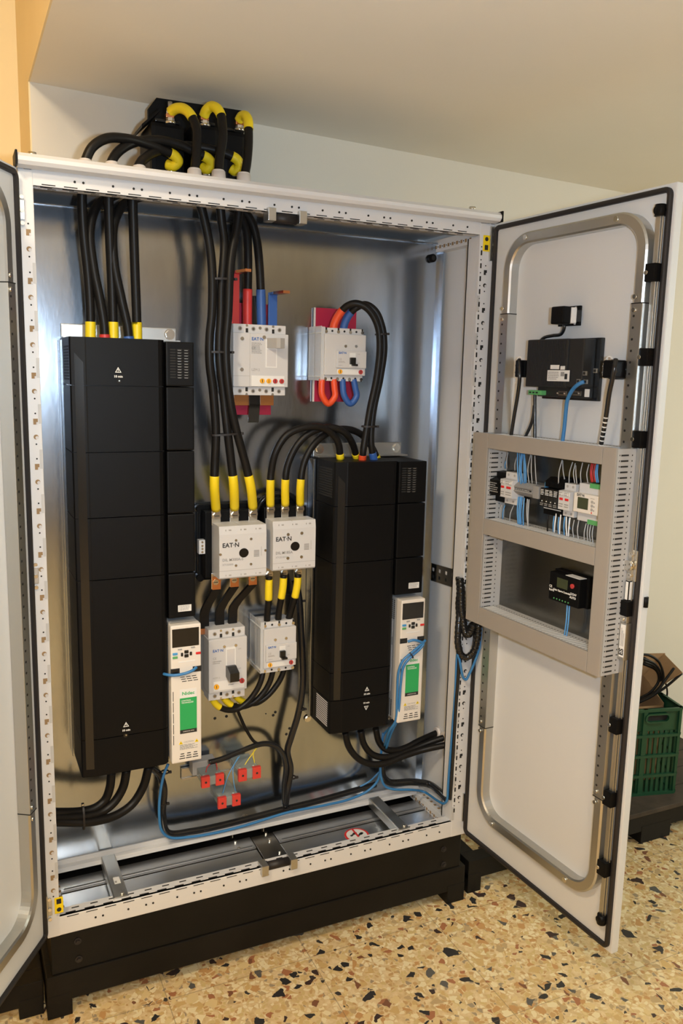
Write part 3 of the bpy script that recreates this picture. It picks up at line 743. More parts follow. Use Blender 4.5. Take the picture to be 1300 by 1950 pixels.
# ------------------------------------------------------------------ white control pods beside the lower right of each drive
def pod(label, x0, zb, F=WF):
    wd, ht, yf = .079, .372, .045
    t = thing('control_pod', label, 'control unit', (x0 + wd / 2, YP, zb), F)
    X = lambda f: x0 + wd * f
    Z = lambda f: zb + ht * (1 - f)                        # f from the top
    MB(F).box(x0 + .002, x0 + wd - .002, yf + .02, YP - .005, zb, zb + ht, '', .003).build('rear_housing', 'pod_side', t)
    fr = MB(F).box(x0, x0 + wd, yf, yf + .03, zb, zb + ht, '', .004).build('front_cover', 'pod_cream', t)
    b = MB(F); b.box(X(.05), X(.93), yf - .0008, yf + .002, Z(.155), Z(.025), '', .001); b.build('display', 'screen_dark', t)
    def btn(fx, fz, w_, h_, m, n='button'):
        b = MB(F); b.box(X(fx) - w_ / 2, X(fx) + w_ / 2, yf - .0022, yf + .001, Z(fz) - h_ / 2, Z(fz) + h_ / 2, '', .0018); return b.build(n, m, t)
    btn(.14, .200, .013, .0062, 'relay_blue'); btn(.14, .2255, .013, .0062, 'connector_green'); btn(.90, .212, .013, .0062, 'signal_red')
    for fx, fz, w_, h_ in ((.51, .193, .011, .0085), (.51, .2215, .011, .0085), (.365, .209, .006, .0095), (.655, .209, .006, .0095)): btn(fx, fz, w_, h_, 'black_gloss')
    for fx, fz in ((.30, .171), (.73, .166)): btn(fx, fz, .011, .0035, 'print_grey')
    b = MB(F); b.box(X(.24), X(.80), yf - .0005, yf + .001, Z(.268), Z(.257), '', .002); b.build('card_slot', 'label_white', t)
    for fx in (.14, .86):
        b = MB(F); b.box(X(fx) - .0115, X(fx) + .0115, yf - .0006, yf + .001, Z(.345), Z(.305), 'hole_dark'); b.box(X(fx) - .008, X(fx) + .007, yf - .0009, yf + .001, Z(.338), Z(.316), 'screen_dark'); b.build('network_port', 'hole_dark', t)
    b = MB(F); b2 = MB(F)
    for r in range(3):
        for k in range(3):
            xx = .30 + .19 * k + .03 * r; b2.box(X(xx), X(xx + .15), yf - .0005, yf + .001, Z(.372 + .016 * r) - .0009, Z(.372 + .016 * r) + .0009, '')
            xx = .25 + .22 * k; zf = .935 + .017 * r; b.box(X(xx + .04 - .02 * r), X(xx + .16 + .015 * r), yf - .0005, yf + .001, Z(zf) - .0011, Z(zf) + .0011, '')
    b.build('vent_slots', 'hole_dark', fr); b2.build('vent_slots', 'hole_dark', fr); b = MB(F)
    for k in range(5): b.box(X(.055), X(.075), yf - .0005, yf + .001, Z(.47 + .08 * k), Z(.54 + .08 * k), '')
    b.build('vent_slots', 'hole_dark', fr)
    b = MB(F); b.box(X(.28), X(.84), yf - .0007, yf + .001, Z(.525), Z(.462), 'label_white'); b.box(X(.28), X(.84), yf - .0009, yf + .001, Z(.757), Z(.525), 'label_green'); b.box(X(.28), X(.84), yf - .0009, yf + .001, Z(.785), Z(.757), 'print_black'); lb = b.build('front_label', 'label_white', t)
    text('Nidec', .0125, X(.56), yf - .0011, Z(.493), 'print_green', lb, F, bold=.0003, sx=1.1)
    text('CONTROL', .0052, X(.33), yf - .0012, Z(.545), 'print_white', lb, F, 'LEFT', bold=.0001); text('TECHNIQUES', .0052, X(.33), yf - .0012, Z(.560), 'print_white', lb, F, 'LEFT', bold=.0001)
    text('UNIDRIVE M700', .0042, X(.56), yf - .0012, Z(.771), 'print_white', lb, F)
    b = MB(F)
    for fx in (.30, .83): b.faces([(X(fx) - .0055, yf - .0006, Z(.862)), (X(fx) + .0055, yf - .0006, Z(.862)), (X(fx), yf - .0006, Z(.838))], [(0, 1, 2)], 'signal_yellow'); b.box(X(fx) - .0006, X(fx) + .0006, yf - .0008, yf, Z(.859), Z(.848), 'print_black')
    scribble(b, X(.27), X(.88), yf - .0006, Z(.905), Z(.866), 5, 'print_grey', 5); b.build('caution_label', 'print_grey', fr)
    text('CAUTION', .0058, X(.565), yf - .0006, Z(.851), 'print_grey', fr, F)
    b = MB(F)
    for r in range(10):
        for k in range(3):
            for zf in (.03 + .016 * r, .85 + .014 * r):
                b.cyl((x0 + .0022, yf + .045 + .012 * k, Z(zf)), (x0 + .0012, yf + .045 + .012 * k, Z(zf)), .0022, 'hole_dark', 8)
    for f0, f1 in ((.19, .33), (.40, .78)): b.box(x0 + .001, x0 + .0022, yf + .052, yf + .062, Z(f1), Z(f0), 'hole_white')
    b.build('side_vents', 'hole_dark', fr)
    b = MB(F)
    for k in range(3): b.box(x0 + .006 + .012 * k, x0 + .014 + .012 * k, yf + .07, yf + .09, zb - .018, zb, '', .001); b.cyl((x0 + .010 + .012 * k, yf + .0695, zb - .010), (x0 + .010 + .012 * k, yf + .071, zb - .010), .0022, 'hole_dark', 8)
    b.build('earth_terminals', 'dull_steel', t)
    return t
pod('white control pod with green label beside the tall left drive, a blue cable crossing it', .3075, .376)
pod('white control pod with green label beside the shorter right drive, blue cables looping over it', .9735, .378)

# ================================================================== contactors
def contactor(label, tl, tr, br, bl, depth, title, sub, bigbase, yf=.095):
    x0, x1, z0, z1 = rect(WF, yf, tl, tr, br, bl)
    t = thing('contactor', label, 'contactor', ((x0 + x1) / 2, YP, z0)); wd, ht = x1 - x0, z1 - z0; yb = yf + depth
    X = lambda f: x0 + wd * f
    Z = lambda f: z1 - ht * f
    b = MB(); b.prism([(yf + .004, z0), (yf, z0 + .004), (yf, z1 - ht * .155), (yf + .004, z1), (yb, z1), (yb, z0)], 'x', x0, x1, ''); hs = b.build('housing', 'device_cream', t)
    b = MB(); b.box(x0 + wd * .0, x1, yf - .0004, yf + .001, Z(.845), Z(.840), ''); b.box(X(.44), X(.442), yb - .06, yb - .01, z1 - .001, z1 + .0004, ''); b.build('seam', 'device_dark_grey', hs)
    b = MB(); e = .018 if bigbase else .004
    b.box(x0 - e, x1 - .004, yb, YP - .012, z0 - .012, z1 + .030, '', .003); b.box(x0 - e - .006, x1, YP - .025, YP - .003, z0 - .028, z1 + .042, '', .003)
    if bigbase:
        for z in (z1 + .03, z0 - .02): b.cyl((x0 - .020, YP - .03, z), (x0 - .020, YP - .003, z), .010, '', 14)
    b.build('base', 'black_plastic', t)
    if bigbase:
        b = MB(); b.box(x0 - .035, x0 - .018, yb + .0, yb + .02, Z(.60), Z(.33), 'label_white', .001)
        for f in (.37, .44, .50, .56): b.cyl((x0 - .026, yb, Z(f)), (x0 - .026, yb - .002, Z(f)), .003, 'bolt_steel', 10)
        b.build('auxiliary_contact', 'label_white', t)
    b = MB(); b.disc((X(.515), yf - .0005, Z(.52)), .0125, '', sx=1.05, n=28); b.build('inspection_window', 'screen_dark', hs)
    for fx, fz in ((.345, .27), (.665, .26), (.345, .75), (.665, .745)) + (((.02, .52), (.975, .50)) if bigbase else ()): MB().cyl((X(fx), yf, Z(fz)), (X(fx), yf - .0022, Z(fz)), .0042 if not bigbase else .0034, '', 12).build('housing_screw', 'bolt_steel', hs)
    text('EAT\u00b7N', .0165, X(.06), yf - .0008, Z(.36), 'print_black', hs, align='LEFT', bold=.0004, sx=1.0)
    text(title, .0105, X(.06), yf - .0008, Z(.635), 'print_grey', hs, align='LEFT', bold=.0002)
    text(sub, .0070, X(.06), yf - .0008, Z(.725), 'print_grey', hs, align='LEFT')
    b = MB()
    for k in range(5): b.box(X(.73), X(.845), yf - .0005, yf + .001, Z(.50 + .027 * k), Z(.483 + .027 * k), 'print_grey')
    scribble(b, X(.885), X(.90), yf - .0005, Z(.60), Z(.42), 9, 'print_grey', 2)
    for k in range(3):
        for fz, s in ((.075, 1), (.93, 1)):
            b.box(X(.13 + .32 * k), X(.145 + .32 * k), yf + (.0009 if fz < .5 else -.0004), yf + .0026, Z(fz + .015), Z(fz - .015), 'device_dark_grey'); b.box(X(.20 + .32 * k), X(.25 + .32 * k), yf + (.0009 if fz < .5 else -.0004), yf + .0026, Z(fz + .012), Z(fz - .012), 'device_dark_grey')
    b.build('printing', 'print_grey', hs)
    return t, (x0, x1, z0, z1), yb
c1, R1, yb1 = contactor('larger cream contactor at centre with a black base, wired to three yellow-sleeved cables from above', (417, 1003.5), (507, 998.5), (507, 1096.5), (418, 1104), .070, 'DIL M300A-S', 'XTCE300L', True)
c2, R2, yb2 = contactor('smaller cream contactor next to the right drive, three looped cables on its top', (520, 993.5), (602, 989.5), (599, 1082), (519, 1088), .060, 'DIL M185A', 'XTCE185H', False)
def lug(th, u, v, y, r, up, w_=.013, m='bolt_steel', plate=None):
    """terminal plate with a slotted bolt"""
    p = at(u, v, y); b = MB()
    b.box(p.x - w_, p.x + w_, y, y + .004, p.z - (.026 if up else .02), p.z + (.020 if up else .024), plate or '', .001)
    bolt_head(b, (p.x, y, p.z), r); o = b.build('terminal', m, th)
    return p
for u, v in ((411.5, 982), (446, 981), (481.5, 979)): lug(c1, u, v, .158, .0098, True, .0125)
for u, v in ((515, 970), (542.5, 970), (571, 969)): lug(c2, u, v, .148, .0092, True, .011)
for u, v in ((410, 1108), (445, 1104), (480, 1101)): lug(c1, u, v, .150, .0085, False, .011)
for u, v in ((512, 1094), (540, 1091), (567, 1090)): lug(c2, u, v, .145, .0088, False, .011)

# ================================================================== moulded-case breakers
def screw_holes(b, xs, z, y, m='dull_steel', r=.0058):
    for x in xs: b.cyl((x, y, z), (x, y - .0008, z), r, 'device_dark_grey', 14); b.cyl((x, y, z), (x, y - .0012, z), r * .62, m, 12)
def breaker(label, tl, tr, br, bl, yf, kind, poles):
    x0, x1, z0, z1 = rect(WF, yf, tl, tr, br, bl)
    t = thing('circuit_breaker', label, 'circuit breaker', ((x0 + x1) / 2, YP, z0)); wd, ht = x1 - x0, z1 - z0
    X = lambda f: x0 + wd * f
    Z = lambda f: z1 - ht * f
    big = kind in ('lzm', 'nzm2')
    ft, fb = (.125, .875) if big else (.115, .885)
    hb = MB()
    hb.box(x0, x1, yf, yf + .052, Z(fb), Z(ft), '', .002); hb.box(x0 + .003, x1 - .003, yf + .045, YP - .012, z0 + .006, z1 - .006, 'device_dark_grey' if kind == 'nzm1' else '', .002)
    hs = hb.build('housing', 'device_grey', t)
    for a, c, nm in ((0, ft, 'terminal_cover'), (fb, 1, 'terminal_cover')):
        b = MB(); b.box(X(.02), X(.975), yf + .010, yf + .06, Z(c) + (.0006 if a else 0), Z(a) - (0 if a else 0), '', .0015)
        n = poles; zc = Z((a + c) / 2)
        if big:
            screw_holes(b, [X(.02 + .955 * (k + .5) / n) for k in range(n)], zc, yf + .010)
            for k in range(1, n):
                if n == 4 and k == 2:
                    b.cyl((X(.02 + .955 * k / n), yf + .010, zc + .003), (X(.02 + .955 * k / n), yf + .008, zc + .003), .004, 'bolt_steel', 10); continue
                b.box(X(.02 + .955 * k / n) - .005, X(.02 + .955 * k / n) + .005, yf + .0085, yf + .012, (Z(c) if not a else Z(a) - .014), (Z(c) + .014 if not a else Z(a)), 'hole_dark', .002)
                b.cyl((X(.02 + .955 * k / n), yf + .010, zc + .008 * (1 if not a else -1)), (X(.02 + .955 * k / n), yf + .008, zc + .008 * (1 if not a else -1)), .0032, 'bolt_steel', 10)
        else:
            for k in range(2 * n - 1 if n == 3 else 2 * n - 1):
                f = .06 + .88 * k / (2 * n - 2)
                if k % 2: b.cyl((X(f), yf + .010, zc), (X(f), yf + .0092, zc), .0030, 'hole_dark', 10)
                else: b.cyl((X(f), yf + .010, zc - .002), (X(f), yf + .0085, zc - .002), .0045, 'bolt_steel', 12); b.box(X(f) - .0022, X(f) + .0022, yf + .0088, yf + .011, Z(a) - .006 if not a else Z(c), Z(a) if not a else Z(c) + .006, 'hole_dark')
        b.build(nm, 'device_cream', t)
    if kind == 'lzm':
        b = MB(); b.box(X(.0), X(.295), yf - .0004, yf + .001, Z(.725), Z(.721), 'device_dark_grey'); b.box(X(.295), X(.298), yf - .0006, yf + .001, Z(fb), Z(ft), 'device_dark_grey')
        for fx, fz in ((.155, .205), (.15, .635), (.55, .175)): b.cyl((X(fx), yf, Z(fz)), (X(fx), yf - .0022, Z(fz)), .0048, 'bolt_steel', 12)
        b.box(X(.325), X(.93), yf - .0012, yf + .001, Z(.865), Z(.715), 'label_white'); b.build('front_panel', 'device_cream', hs)
        b = MB(); b.box(X(.58), X(.79), yf - .0010, yf + .002, Z(.60), Z(.20), 'label_white'); b.box(X(.60), X(.77), yf - .0014, yf + .001, Z(.585), Z(.34), 'hole_white'); b.build('handle_slot', 'label_white', hs)
        b = MB(); a, c = X(.60), X(.79); b.prism([(a, yf), (c, yf), (c + .010, yf - .030), (c - .004, yf - .036), (a + .016, yf - .030)], 'z', Z(.325), Z(.185), ''); b.build('handle', 'device_dark_grey', t)
        for k, (fx, m_) in enumerate(((.515, 'dial_orange'), (.635, 'dial_orange'), (.755, 'dial_red'), (.875, 'dial_red'))):
            b = MB(); b.cyl((X(fx), yf - .001, Z(.79)), (X(fx), yf - .005, Z(.79)), .0062, '', 16); b.box(X(fx) - .0008, X(fx) + .0008, yf - .0055, yf - .004, Z(.79) - .004, Z(.79) + .004, 'print_black'); b.build('trip_dial', m_, t)
        text('EAT\u00b7N', .0115, X(.325), yf - .0006, Z(.205), 'print_blue', hs, align='LEFT', bold=.0003); text('LZM 2', .0085, X(.325), yf - .0006, Z(.635), 'print_grey', hs, align='LEFT')
        text('CE', .0095, X(.325), yf - .0006, Z(.33), 'print_grey', hs, align='LEFT')
        b = MB(); scribble(b, X(.325), X(.52), yf - .0006, Z(.41), Z(.25), 8, 'print_grey', 9); b.build('printing', 'print_grey', hs)
    if kind == 'nzm2':
        b = MB()
        for fx, fz in ((.40, .235), (.70, .235)): b.cyl((X(fx), yf, Z(fz)), (X(fx), yf - .0022, Z(fz)), .0040, 'bolt_steel', 12)
        b.box(X(.12), X(.93), yf - .0010, yf + .001, Z(.845), Z(.715), 'label_white'); b.build('front_panel', 'device_cream', hs)
        b = MB(); b.box(X(.44), X(.70), yf - .0010, yf + .002, Z(.66), Z(.25), 'label_white'); b.box(X(.47), X(.67), yf - .0016, yf + .001, Z(.52), Z(.28), 'hole_white'); b.build('handle_slot', 'label_white', hs)
        b = MB(); a, c = X(.44), X(.68); b.prism([(yf, Z(.505)), (yf - .012, Z(.500)), (yf - .040, Z(.555)), (yf - .040, Z(.675)), (yf - .030, Z(.685)), (yf, Z(.66))], 'x', a, c, ''); b.build('handle', 'black_gloss', t)
        for fx, fz, m_ in ((.19, .785, 'dial_orange'), (.86, .745, 'dial_red')):
            b = MB(); b.cyl((X(fx), yf - .001, Z(fz)), (X(fx), yf - .004, Z(fz)), .0072, '', 18); b.box(X(fx) - .0008, X(fx) + .0008, yf - .0045, yf - .003, Z(fz) - .004, Z(fz) + .004, 'print_black'); b.build('trip_dial', m_, t)
        text('EAT\u00b7N', .0105, X(.10), yf - .0006, Z(.285), 'print_blue', hs, align='LEFT', bold=.0003); text('NZM 2', .0068, X(.10), yf - .0006, Z(.665), 'print_grey', hs, align='LEFT')
        text('CE', .0085, X(.10), yf - .0006, Z(.39), 'print_grey', hs, align='LEFT'); text('ON', .0055, X(.80), yf - .0006, Z(.29), 'print_grey', hs); text('OFF', .0055, X(.80), yf - .0006, Z(.57), 'print_grey', hs)
        b = MB(); scribble(b, X(.10), X(.34), yf - .0006, Z(.47), Z(.42), 2, 'print_grey', 4); scribble(b, X(.5), X(.66), yf - .0014, Z(.79), Z(.77), 1, 'print_grey', 4); b.build('printing', 'print_grey', hs)
    if kind in ('nzm1', 'nzm4'):
        l0 = .06 if kind == 'nzm1' else .28
        lx = lambda f: X(l0 + (1 - l0) * f)
        b = MB(); b.box(lx(-.02), lx(1.0), yf - .006, yf + .002, Z(.745), Z(.42), '', .002)
        for fx, fz in ((.30, .335), (.66, .33)): b.cyl((lx(fx), yf, Z(fz)), (lx(fx), yf - .0022, Z(fz)), .0040, 'bolt_steel', 12)
        b.box(lx(.04), lx(.93), yf - .0012, yf + .001, Z(.865), Z(.765), 'label_white'); fp_ = b.build('front_panel', 'device_grey', hs)
        b = MB(); b.box(lx(.42), lx(.62), yf - .0064, yf - .003, Z(.72), Z(.46), 'label_white'); b.build('handle_slot', 'label_white', hs)
        b = MB(); b.box(lx(.42), lx(.60), yf - .014, yf - .005, Z(.675), Z(.545), '', .0015); b.box(lx(.46), lx(.64), yf - .020, yf - .010, Z(.705), Z(.665), '', .0015); b.build('handle', 'black_gloss', t)
        for fx, m_ in ((.13, 'dial_orange'), (.83, 'dial_red')):
            b = MB(); b.cyl((lx(fx), yf - .001, Z(.815)), (lx(fx), yf - .004, Z(.815)), .0062, '', 18); b.box(lx(fx) - .0007, lx(fx) + .0007, yf - .0045, yf - .003, Z(.815) - .004, Z(.815) + .004, 'print_black'); b.build('trip_dial', m_, t)
        text('EAT\u00b7N', .0082, lx(.05), yf - .0064, Z(.465), 'print_blue', hs, align='LEFT', bold=.0003); text('CE', .0075, lx(.05), yf - .0064, Z(.585), 'print_grey', hs, align='LEFT')
        text('NZM 1', .0045, lx(.05), yf - .0064, Z(.70), 'print_grey', hs, align='LEFT'); text('ON', .0045, lx(.72), yf - .0064, Z(.48), 'print_grey', hs); text('OFF', .0045, lx(.72), yf - .0064, Z(.65), 'print_grey', hs)
        b = MB(); scribble(b, lx(.05), lx(.30), yf - .0064, Z(.65), Z(.615), 2, 'print_grey', 6); b.build('printing', 'print_grey', hs)
    return t, (x0, x1, z0, z1)
k1, B1 = breaker('large light grey breaker with a grey handle, four poles, upper middle of the cabinet', (443, 616), (549, 620), (548, 752), (445, 755), .125, 'lzm', 4)
k2, B2 = breaker('light grey breaker on a red board with red and blue U-shaped cable loops below it', (617, 624), (697, 626), (695, 727), (619, 726), .135, 'nzm4', 4)
k3, B3 = breaker('light grey breaker with a big black lever, below the larger contactor', (396, 1201), (470, 1196), (470, 1329), (399, 1337), .120, 'nzm2', 3)
k4, B4 = breaker('small light grey breaker with a little black toggle, below the smaller contactor', (502, 1187), (564, 1182), (563, 1277), (503, 1285), .130, 'nzm1', 3)
# clear phase barriers at the left of two breakers
for th, (x0, x1, z0, z1), yf, ext in ((k2, B2, .135, .0), (k4, B4, .130, .0)):
    b = MB(); b.box(x0 - .008, x0 - .0055, yf + .008, YP - .006, z0 + .001, z1 + .004, '', .0006); b.box(x0 - .008, x0 + .003, yf + .006, yf + .008, z0 + .003, z1 + .002, '', .0005)
    for z in (z0 + .012, z1 - .014): b.box(x0 - .0085, x0 - .005, yf + .008, YP - .006, z - .0012, z + .0012, 'label_white')
    b.box(x0 - .0085, x0 - .005, yf + .05, yf + .0515, z0 + .001, z1 + .004, 'print_grey')
    b.build('clear_shield', 'clear_shield', th)
# red insulating boards
def board(label, tl, tr, br, bl, edge=False):
    x0, x1, z0, z1 = rect(WF, YP - .010, tl, tr, br, bl)
    b = MB(); b.box(x0, x1, YP - .010, YP - .004, z0, z1, '', .0008); o = tag(b.build('insulating_board', 'red_board', base=((x0 + x1) / 2, YP, z0)), label, 'insulating board')
    if edge: b = MB(); b.box(x0 - .004, x0 - .0002, YP - .010, YP - .004, z0, z1, ''); b.build('board_edge', 'gland_white', o)
board('red insulating board behind the breaker with the grey handle', (447, 578), (512, 578), (521, 790), (447, 790))
board('red insulating board behind the breaker with the cable loops', (601, 588), (679, 588), (674, 765), (598, 765), True)
# bars on the large breaker
def bar(name, label, pts, wd, th_, m, parts=(), cat='busbar', group=None):
    c = [at(*p) for p in pts]
    if parts:
        t = thing(name, label, cat, c[0], WF, group)
        for a, b_, mm, nm in parts:
            MB().sweep(c[a:b_], [(-wd / 2, -th_ / 2), (wd / 2, -th_ / 2), (wd / 2, th_ / 2), (-wd / 2, th_ / 2)], mm, up=(1, 0, 0)).build(nm, mm, t)
        return t
    return tag(MB().sweep(c, [(-wd / 2, -th_ / 2), (wd / 2, -th_ / 2), (wd / 2, th_ / 2), (-wd / 2, th_ / 2)], m, up=(1, 0, 0)).build(name, m, base=c[0]), label, cat, group)
def busbar(label, x0, x1, zb, ztop, y, reach, m, tilt=0.0):
    t = thing('busbar', label, 'busbar', ((x0 + x1) / 2, y, zb))
    MB().box(x0, x1, y, y + .006, zb, ztop, '', .001).build('insulated_bar', m, t)
    b = MB(); b.box(x0 + .001, x1 + .0, y - .028, y + .006, ztop - .006, ztop, '', .001); b.build('insulated_bend', m, t)
    b = MB(); b.prism([(x0 + .002, y - .028), (x1, y - .028), (x1 + .006, y - reach), (x0 + .012, y - reach)], 'z', ztop - .0065, ztop + .0005, ''); b.build('copper_end', 'copper', t)
p, q = at(441, 613, .165), at(456, 518, .165)
busbar('red insulated copper busbar standing on the large four-pole breaker', p.x, q.x, p.z - .01, q.z, .165, .075, 'red_sleeve')
p, q = at(511, 613, .165), at(528, 558, .165)
busbar('blue insulated copper busbar standing on the large four-pole breaker', p.x, q.x, p.z - .01, q.z, .165, .075, 'blue_sleeve')
x0, x1, z0, z1 = rect(WF, .185, (445, 750), (475, 750), (473, 772), (445, 772)); tag(MB().box(x0, x1, .185, .192, z0, z1 + .02, '', .001).build('connection_bar', 'amber_shrink', base=(x0, .19, z0)), 'amber copper bar at the left under the large four-pole breaker', 'busbar')
x0, x1, z0, z1 = rect(WF, .185, (495, 750), (521, 750), (521, 772), (495, 772)); tag(MB().box(x0, x1, .185, .192, z0, z1 + .02, '', .001).build('connection_bar', 'amber_shrink', base=(x0, .19, z0)), 'amber copper bar at the right under the large four-pole breaker', 'busbar')
bar('connection_bar', 'dark flat bar hanging down at the middle under the large four-pole breaker', [(484, 740, .18), (484.5, 770, .178), (482, 804, .158)], .030, .004, 'black_gloss')
x0, x1, z0, z1 = rect(WF, .17, (479, 565), (493, 562), (493, 618), (479, 618)); tag(MB().box(x0, x1, .17, .20, z0, z1, '', .001).build('black_block', 'black_gloss', base=(x0, .19, z0)), 'black block between the red and blue cables above the large breaker', 'phase barrier')  # plain black block between the two sleeved cables
# flat black links from the larger contactor down to the lever breaker
for (pts, w_, lab) in (([(411.5, 1098, .150), (411.5, 1122, .150), (390, 1163, .165), (389, 1180, .170), (389, 1204, .170)], .023, 'leftmost of the three flat black links between larger contactor and lever breaker'),
                       ([(446, 1096, .150), (446, 1117, .150), (419, 1160, .165), (418, 1178, .170), (418, 1202, .170)], .023, 'middle of the three flat black links between larger contactor and lever breaker'),
                       ([(480.5, 1094, .150), (480.5, 1113, .150), (445, 1155, .165), (443, 1173, .170), (442, 1199, .170)], .023, 'rightmost of the three flat black links between larger contactor and lever breaker')):
    c = [at(*p) for p in pts]; t = thing('flat_link', lab, 'flexible busbar', c[0])
    prof = [(-w_ / 2, -.004), (w_ / 2, -.004), (w_ / 2, .004), (-w_ / 2, .004)]
    MB().sweep(c[0:2], prof, '', up=(1, 0, 0)).build('copper_end', 'copper', t)
    MB().sweep([c[1]] + spline(c[1:], 3)[1:], [(a * 1.04, d * 1.15) for a, d in prof], '', up=(1, 0, 0)).build('insulated_strip', 'black_cable', t)
    MB().sweep([c[-1] + Vector((0, 0, .012)), c[-1] + Vector((0, 0, -.004))], [(a * 1.1, d * 1.3) for a, d in prof], '', up=(1, 0, 0)).build('copper_foot', 'copper', t)

# ================================================================== clear terminal boxes with red caps, on a short rail
def term_box(label, tl, tr, br, bl, yf=.12):
    x0, x1, z0, z1 = rect(WF, yf, tl, tr, br, bl)
    t = thing('terminal_box', label, 'terminal block', ((x0 + x1) / 2, YP, z0)); wd = x1 - x0
    MB().box(x0 + .004, x1 - .004, yf + .004, YP - .016, z0 + .004, z1 - .002, '', .002).build('clear_cover', 'clear_cover', t)
    MB().box(x0 + .006, x1 - .006, yf + .02, YP - .02, z0 + .010, z1 - .014, '', .002).build('core', 'device_dark_grey', t)
    for a, c in ((0, .37), (.63, 1)):
        b = MB(); b.box(x0 + wd * a, x0 + wd * c, yf, yf + .012, z0, z1, '', .0015); pc = b.build('red_cap', 'plug_red', t)
        b = MB(); xm = x0 + wd * (a + c) / 2; b.cyl((xm, yf, (z0 + z1) / 2), (xm, yf - .0008, (z0 + z1) / 2), .0032, '', 10); b.build('cap_mark', 'print_black', pc)
    b = MB()
    for a in (.2, .8): b.cyl((x0 + wd * a, yf + .03, z1 - .014), (x0 + wd * a, yf + .03, z1 - .004), .006, '', 10)
    b.build('stud', 'bolt_steel', t)
    return t
term_box('left one of the upper two clear terminal boxes with red caps', (383, 1481), (427, 1474), (427, 1494), (385, 1502))
term_box('right one of the upper two clear terminal boxes with red caps', (453, 1467), (497, 1461), (497, 1482), (456, 1489))
term_box('lowest clear terminal box with red caps, below the other two', (415, 1520), (458, 1514), (459, 1535), (416, 1540))
a, c = at(345, 1465, YP - .006), at(470, 1452, YP - .006); zc = (a.z + c.z) / 2 - .006
b = MB(); b.box(a.x, c.x, YP - .008, YP - .004, zc - .013, zc + .013, ''); 
for z in (zc - .015, zc + .015): b.box(a.x, c.x, YP - .012, YP - .003, z - .003, z + .003, '')
tag(b.build('mounting_rail', 'zinc', base=(a.x, YP, zc)), 'short zinc mounting rail behind the upper clear terminal boxes', 'mounting rail')
x0, x1, z0, z1 = rect(WF, .19, (365, 1452), (410, 1448), (410, 1462), (366, 1476))
tag(MB().box(x0, x1, .185, .222, z0 - .006, z1 + .004, '', .003).build('end_clamp', 'device_dark_grey', base=(x0, YP, z0)), 'grey clamp on the mounting rail behind the left terminal box', 'rail clamp')
# ================================================================== the choke on the roof
RT = 1.806
t = thing('line_choke', 'black three-phase choke with three coils standing on top of the cabinet', 'choke', (.42, .25, RT))
a, c = at(297, 187, .34), at(463, 212, .34); e = at(264, 240, .30)
zt_ = (a.z + c.z) / 2
b = MB(); b.prism([(a.x, RT), (c.x, RT), (c.x, c.z), (a.x, a.z)], 'y', .335, .347, ''); b.prism([(a.x - .0, RT + .1), (a.x - .0, a.z), (a.x - .022, a.z - .03), (a.x - .022, RT + .1)], 'y', .335, .347, ''); b.build('back_plate', 'black_plastic', t)
b = MB(); f0, f1 = at(266, 241, .24), at(292, 222, .30); b.prism([(f0.x, f0.z), (f1.x, f1.z), (f1.x, f1.z - .006), (f0.x, f0.z - .008)], 'y', .215, .33, ''); b.build('side_flange', 'black_plastic', t)
coils = []
for u0, u1, vt in ((286, 352, 228), (362, 418, 232), (424, 470, 246)):
    p, q = at(u0, vt, .20), at(u1, vt, .20)
    b = MB(); b.box(p.x, q.x, .20, .335, RT, p.z, '', .012); cl = b.build('coil', 'black_plastic', t)
    b = MB(); b.box(p.x + .012, q.x - .012, .199, .33, p.z - .001, p.z + .006, '', .002); b.build('coil_cap', 'black_gloss', cl)
    coils.append((p.x, q.x, p.z))
for (u, v, hh) in ((324, 222, .034), (390, 227, .020), (456, 236, .026)):
    p = at(u, v, .19); b = MB()
    b.cyl((p.x, .19, p.z - .016), (p.x, .19, p.z + hh), .0052, '', 12); b.cyl((p.x, .19, p.z - .018), (p.x, .19, p.z - .012), .013, '', 16); b.cyl((p.x, .19, p.z - .012), (p.x, .19, p.z - .004), .010, '', 6, smooth=False); b.cyl((p.x, .19, p.z + .006), (p.x, .19, p.z + .013), .009, '', 6, smooth=False)
    b.build('terminal_bolt', 'bolt_steel', t)
    b = MB(); b.box(p.x - .012, p.x + .008, .182, .198, p.z - .004, p.z + .004, '', .001); b.build('copper_tab', 'copper', t)
for (u, v) in ((326, 322), (392, 328), (448, 330)):
    p = at(u, v, .19); b = MB(); b.cyl((p.x, .19, p.z - .010), (p.x, .19, p.z - .004), .013, '', 16); b.cyl((p.x, .19, p.z - .004), (p.x, .19, p.z + .006), .009, '', 6, smooth=False); b.build('terminal_bolt', 'bolt_steel', t)

# ================================================================== power cables
RC = .0112
GL = 'black power cables through the cabinet roof'
def gland(u, v, y, r, h, label):
    p = at(u, v, y); b = MB(); n = 10
    b.cyl((p.x, y, RT - .004), (p.x, y, RT + .006), r * 1.08, '', 24)
    b.cyl((p.x, y, RT + .006), (p.x, y, p.z), r, '', 24, r1=r * .78); b.cyl((p.x, y, p.z), (p.x, y, p.z + h * .25), r * .78, '', 24, r1=r * .62)
    tag(b.build('cable_gland', 'gland_white', base=(p.x, y, RT)), label, 'cable gland')
YG = .10
gland(162, 305, YG, .019, .010, 'white roof gland farthest left on the cabinet top'); gland(213, 310, YG, .019, .010, 'white roof gland second from the left on the cabinet top'); gland(265, 317, YG, .019, .010, 'white roof gland third from the left on the cabinet top')
gland(370, 324, YG, .021, .016, 'white domed roof gland under the left coil of the choke'); gland(416, 327, YG, .021, .016, 'white domed roof gland under the middle coil of the choke'); gland(464, 332, YG, .021, .016, 'white domed roof gland under the right coil of the choke')
Y = 'yellow_sleeve'
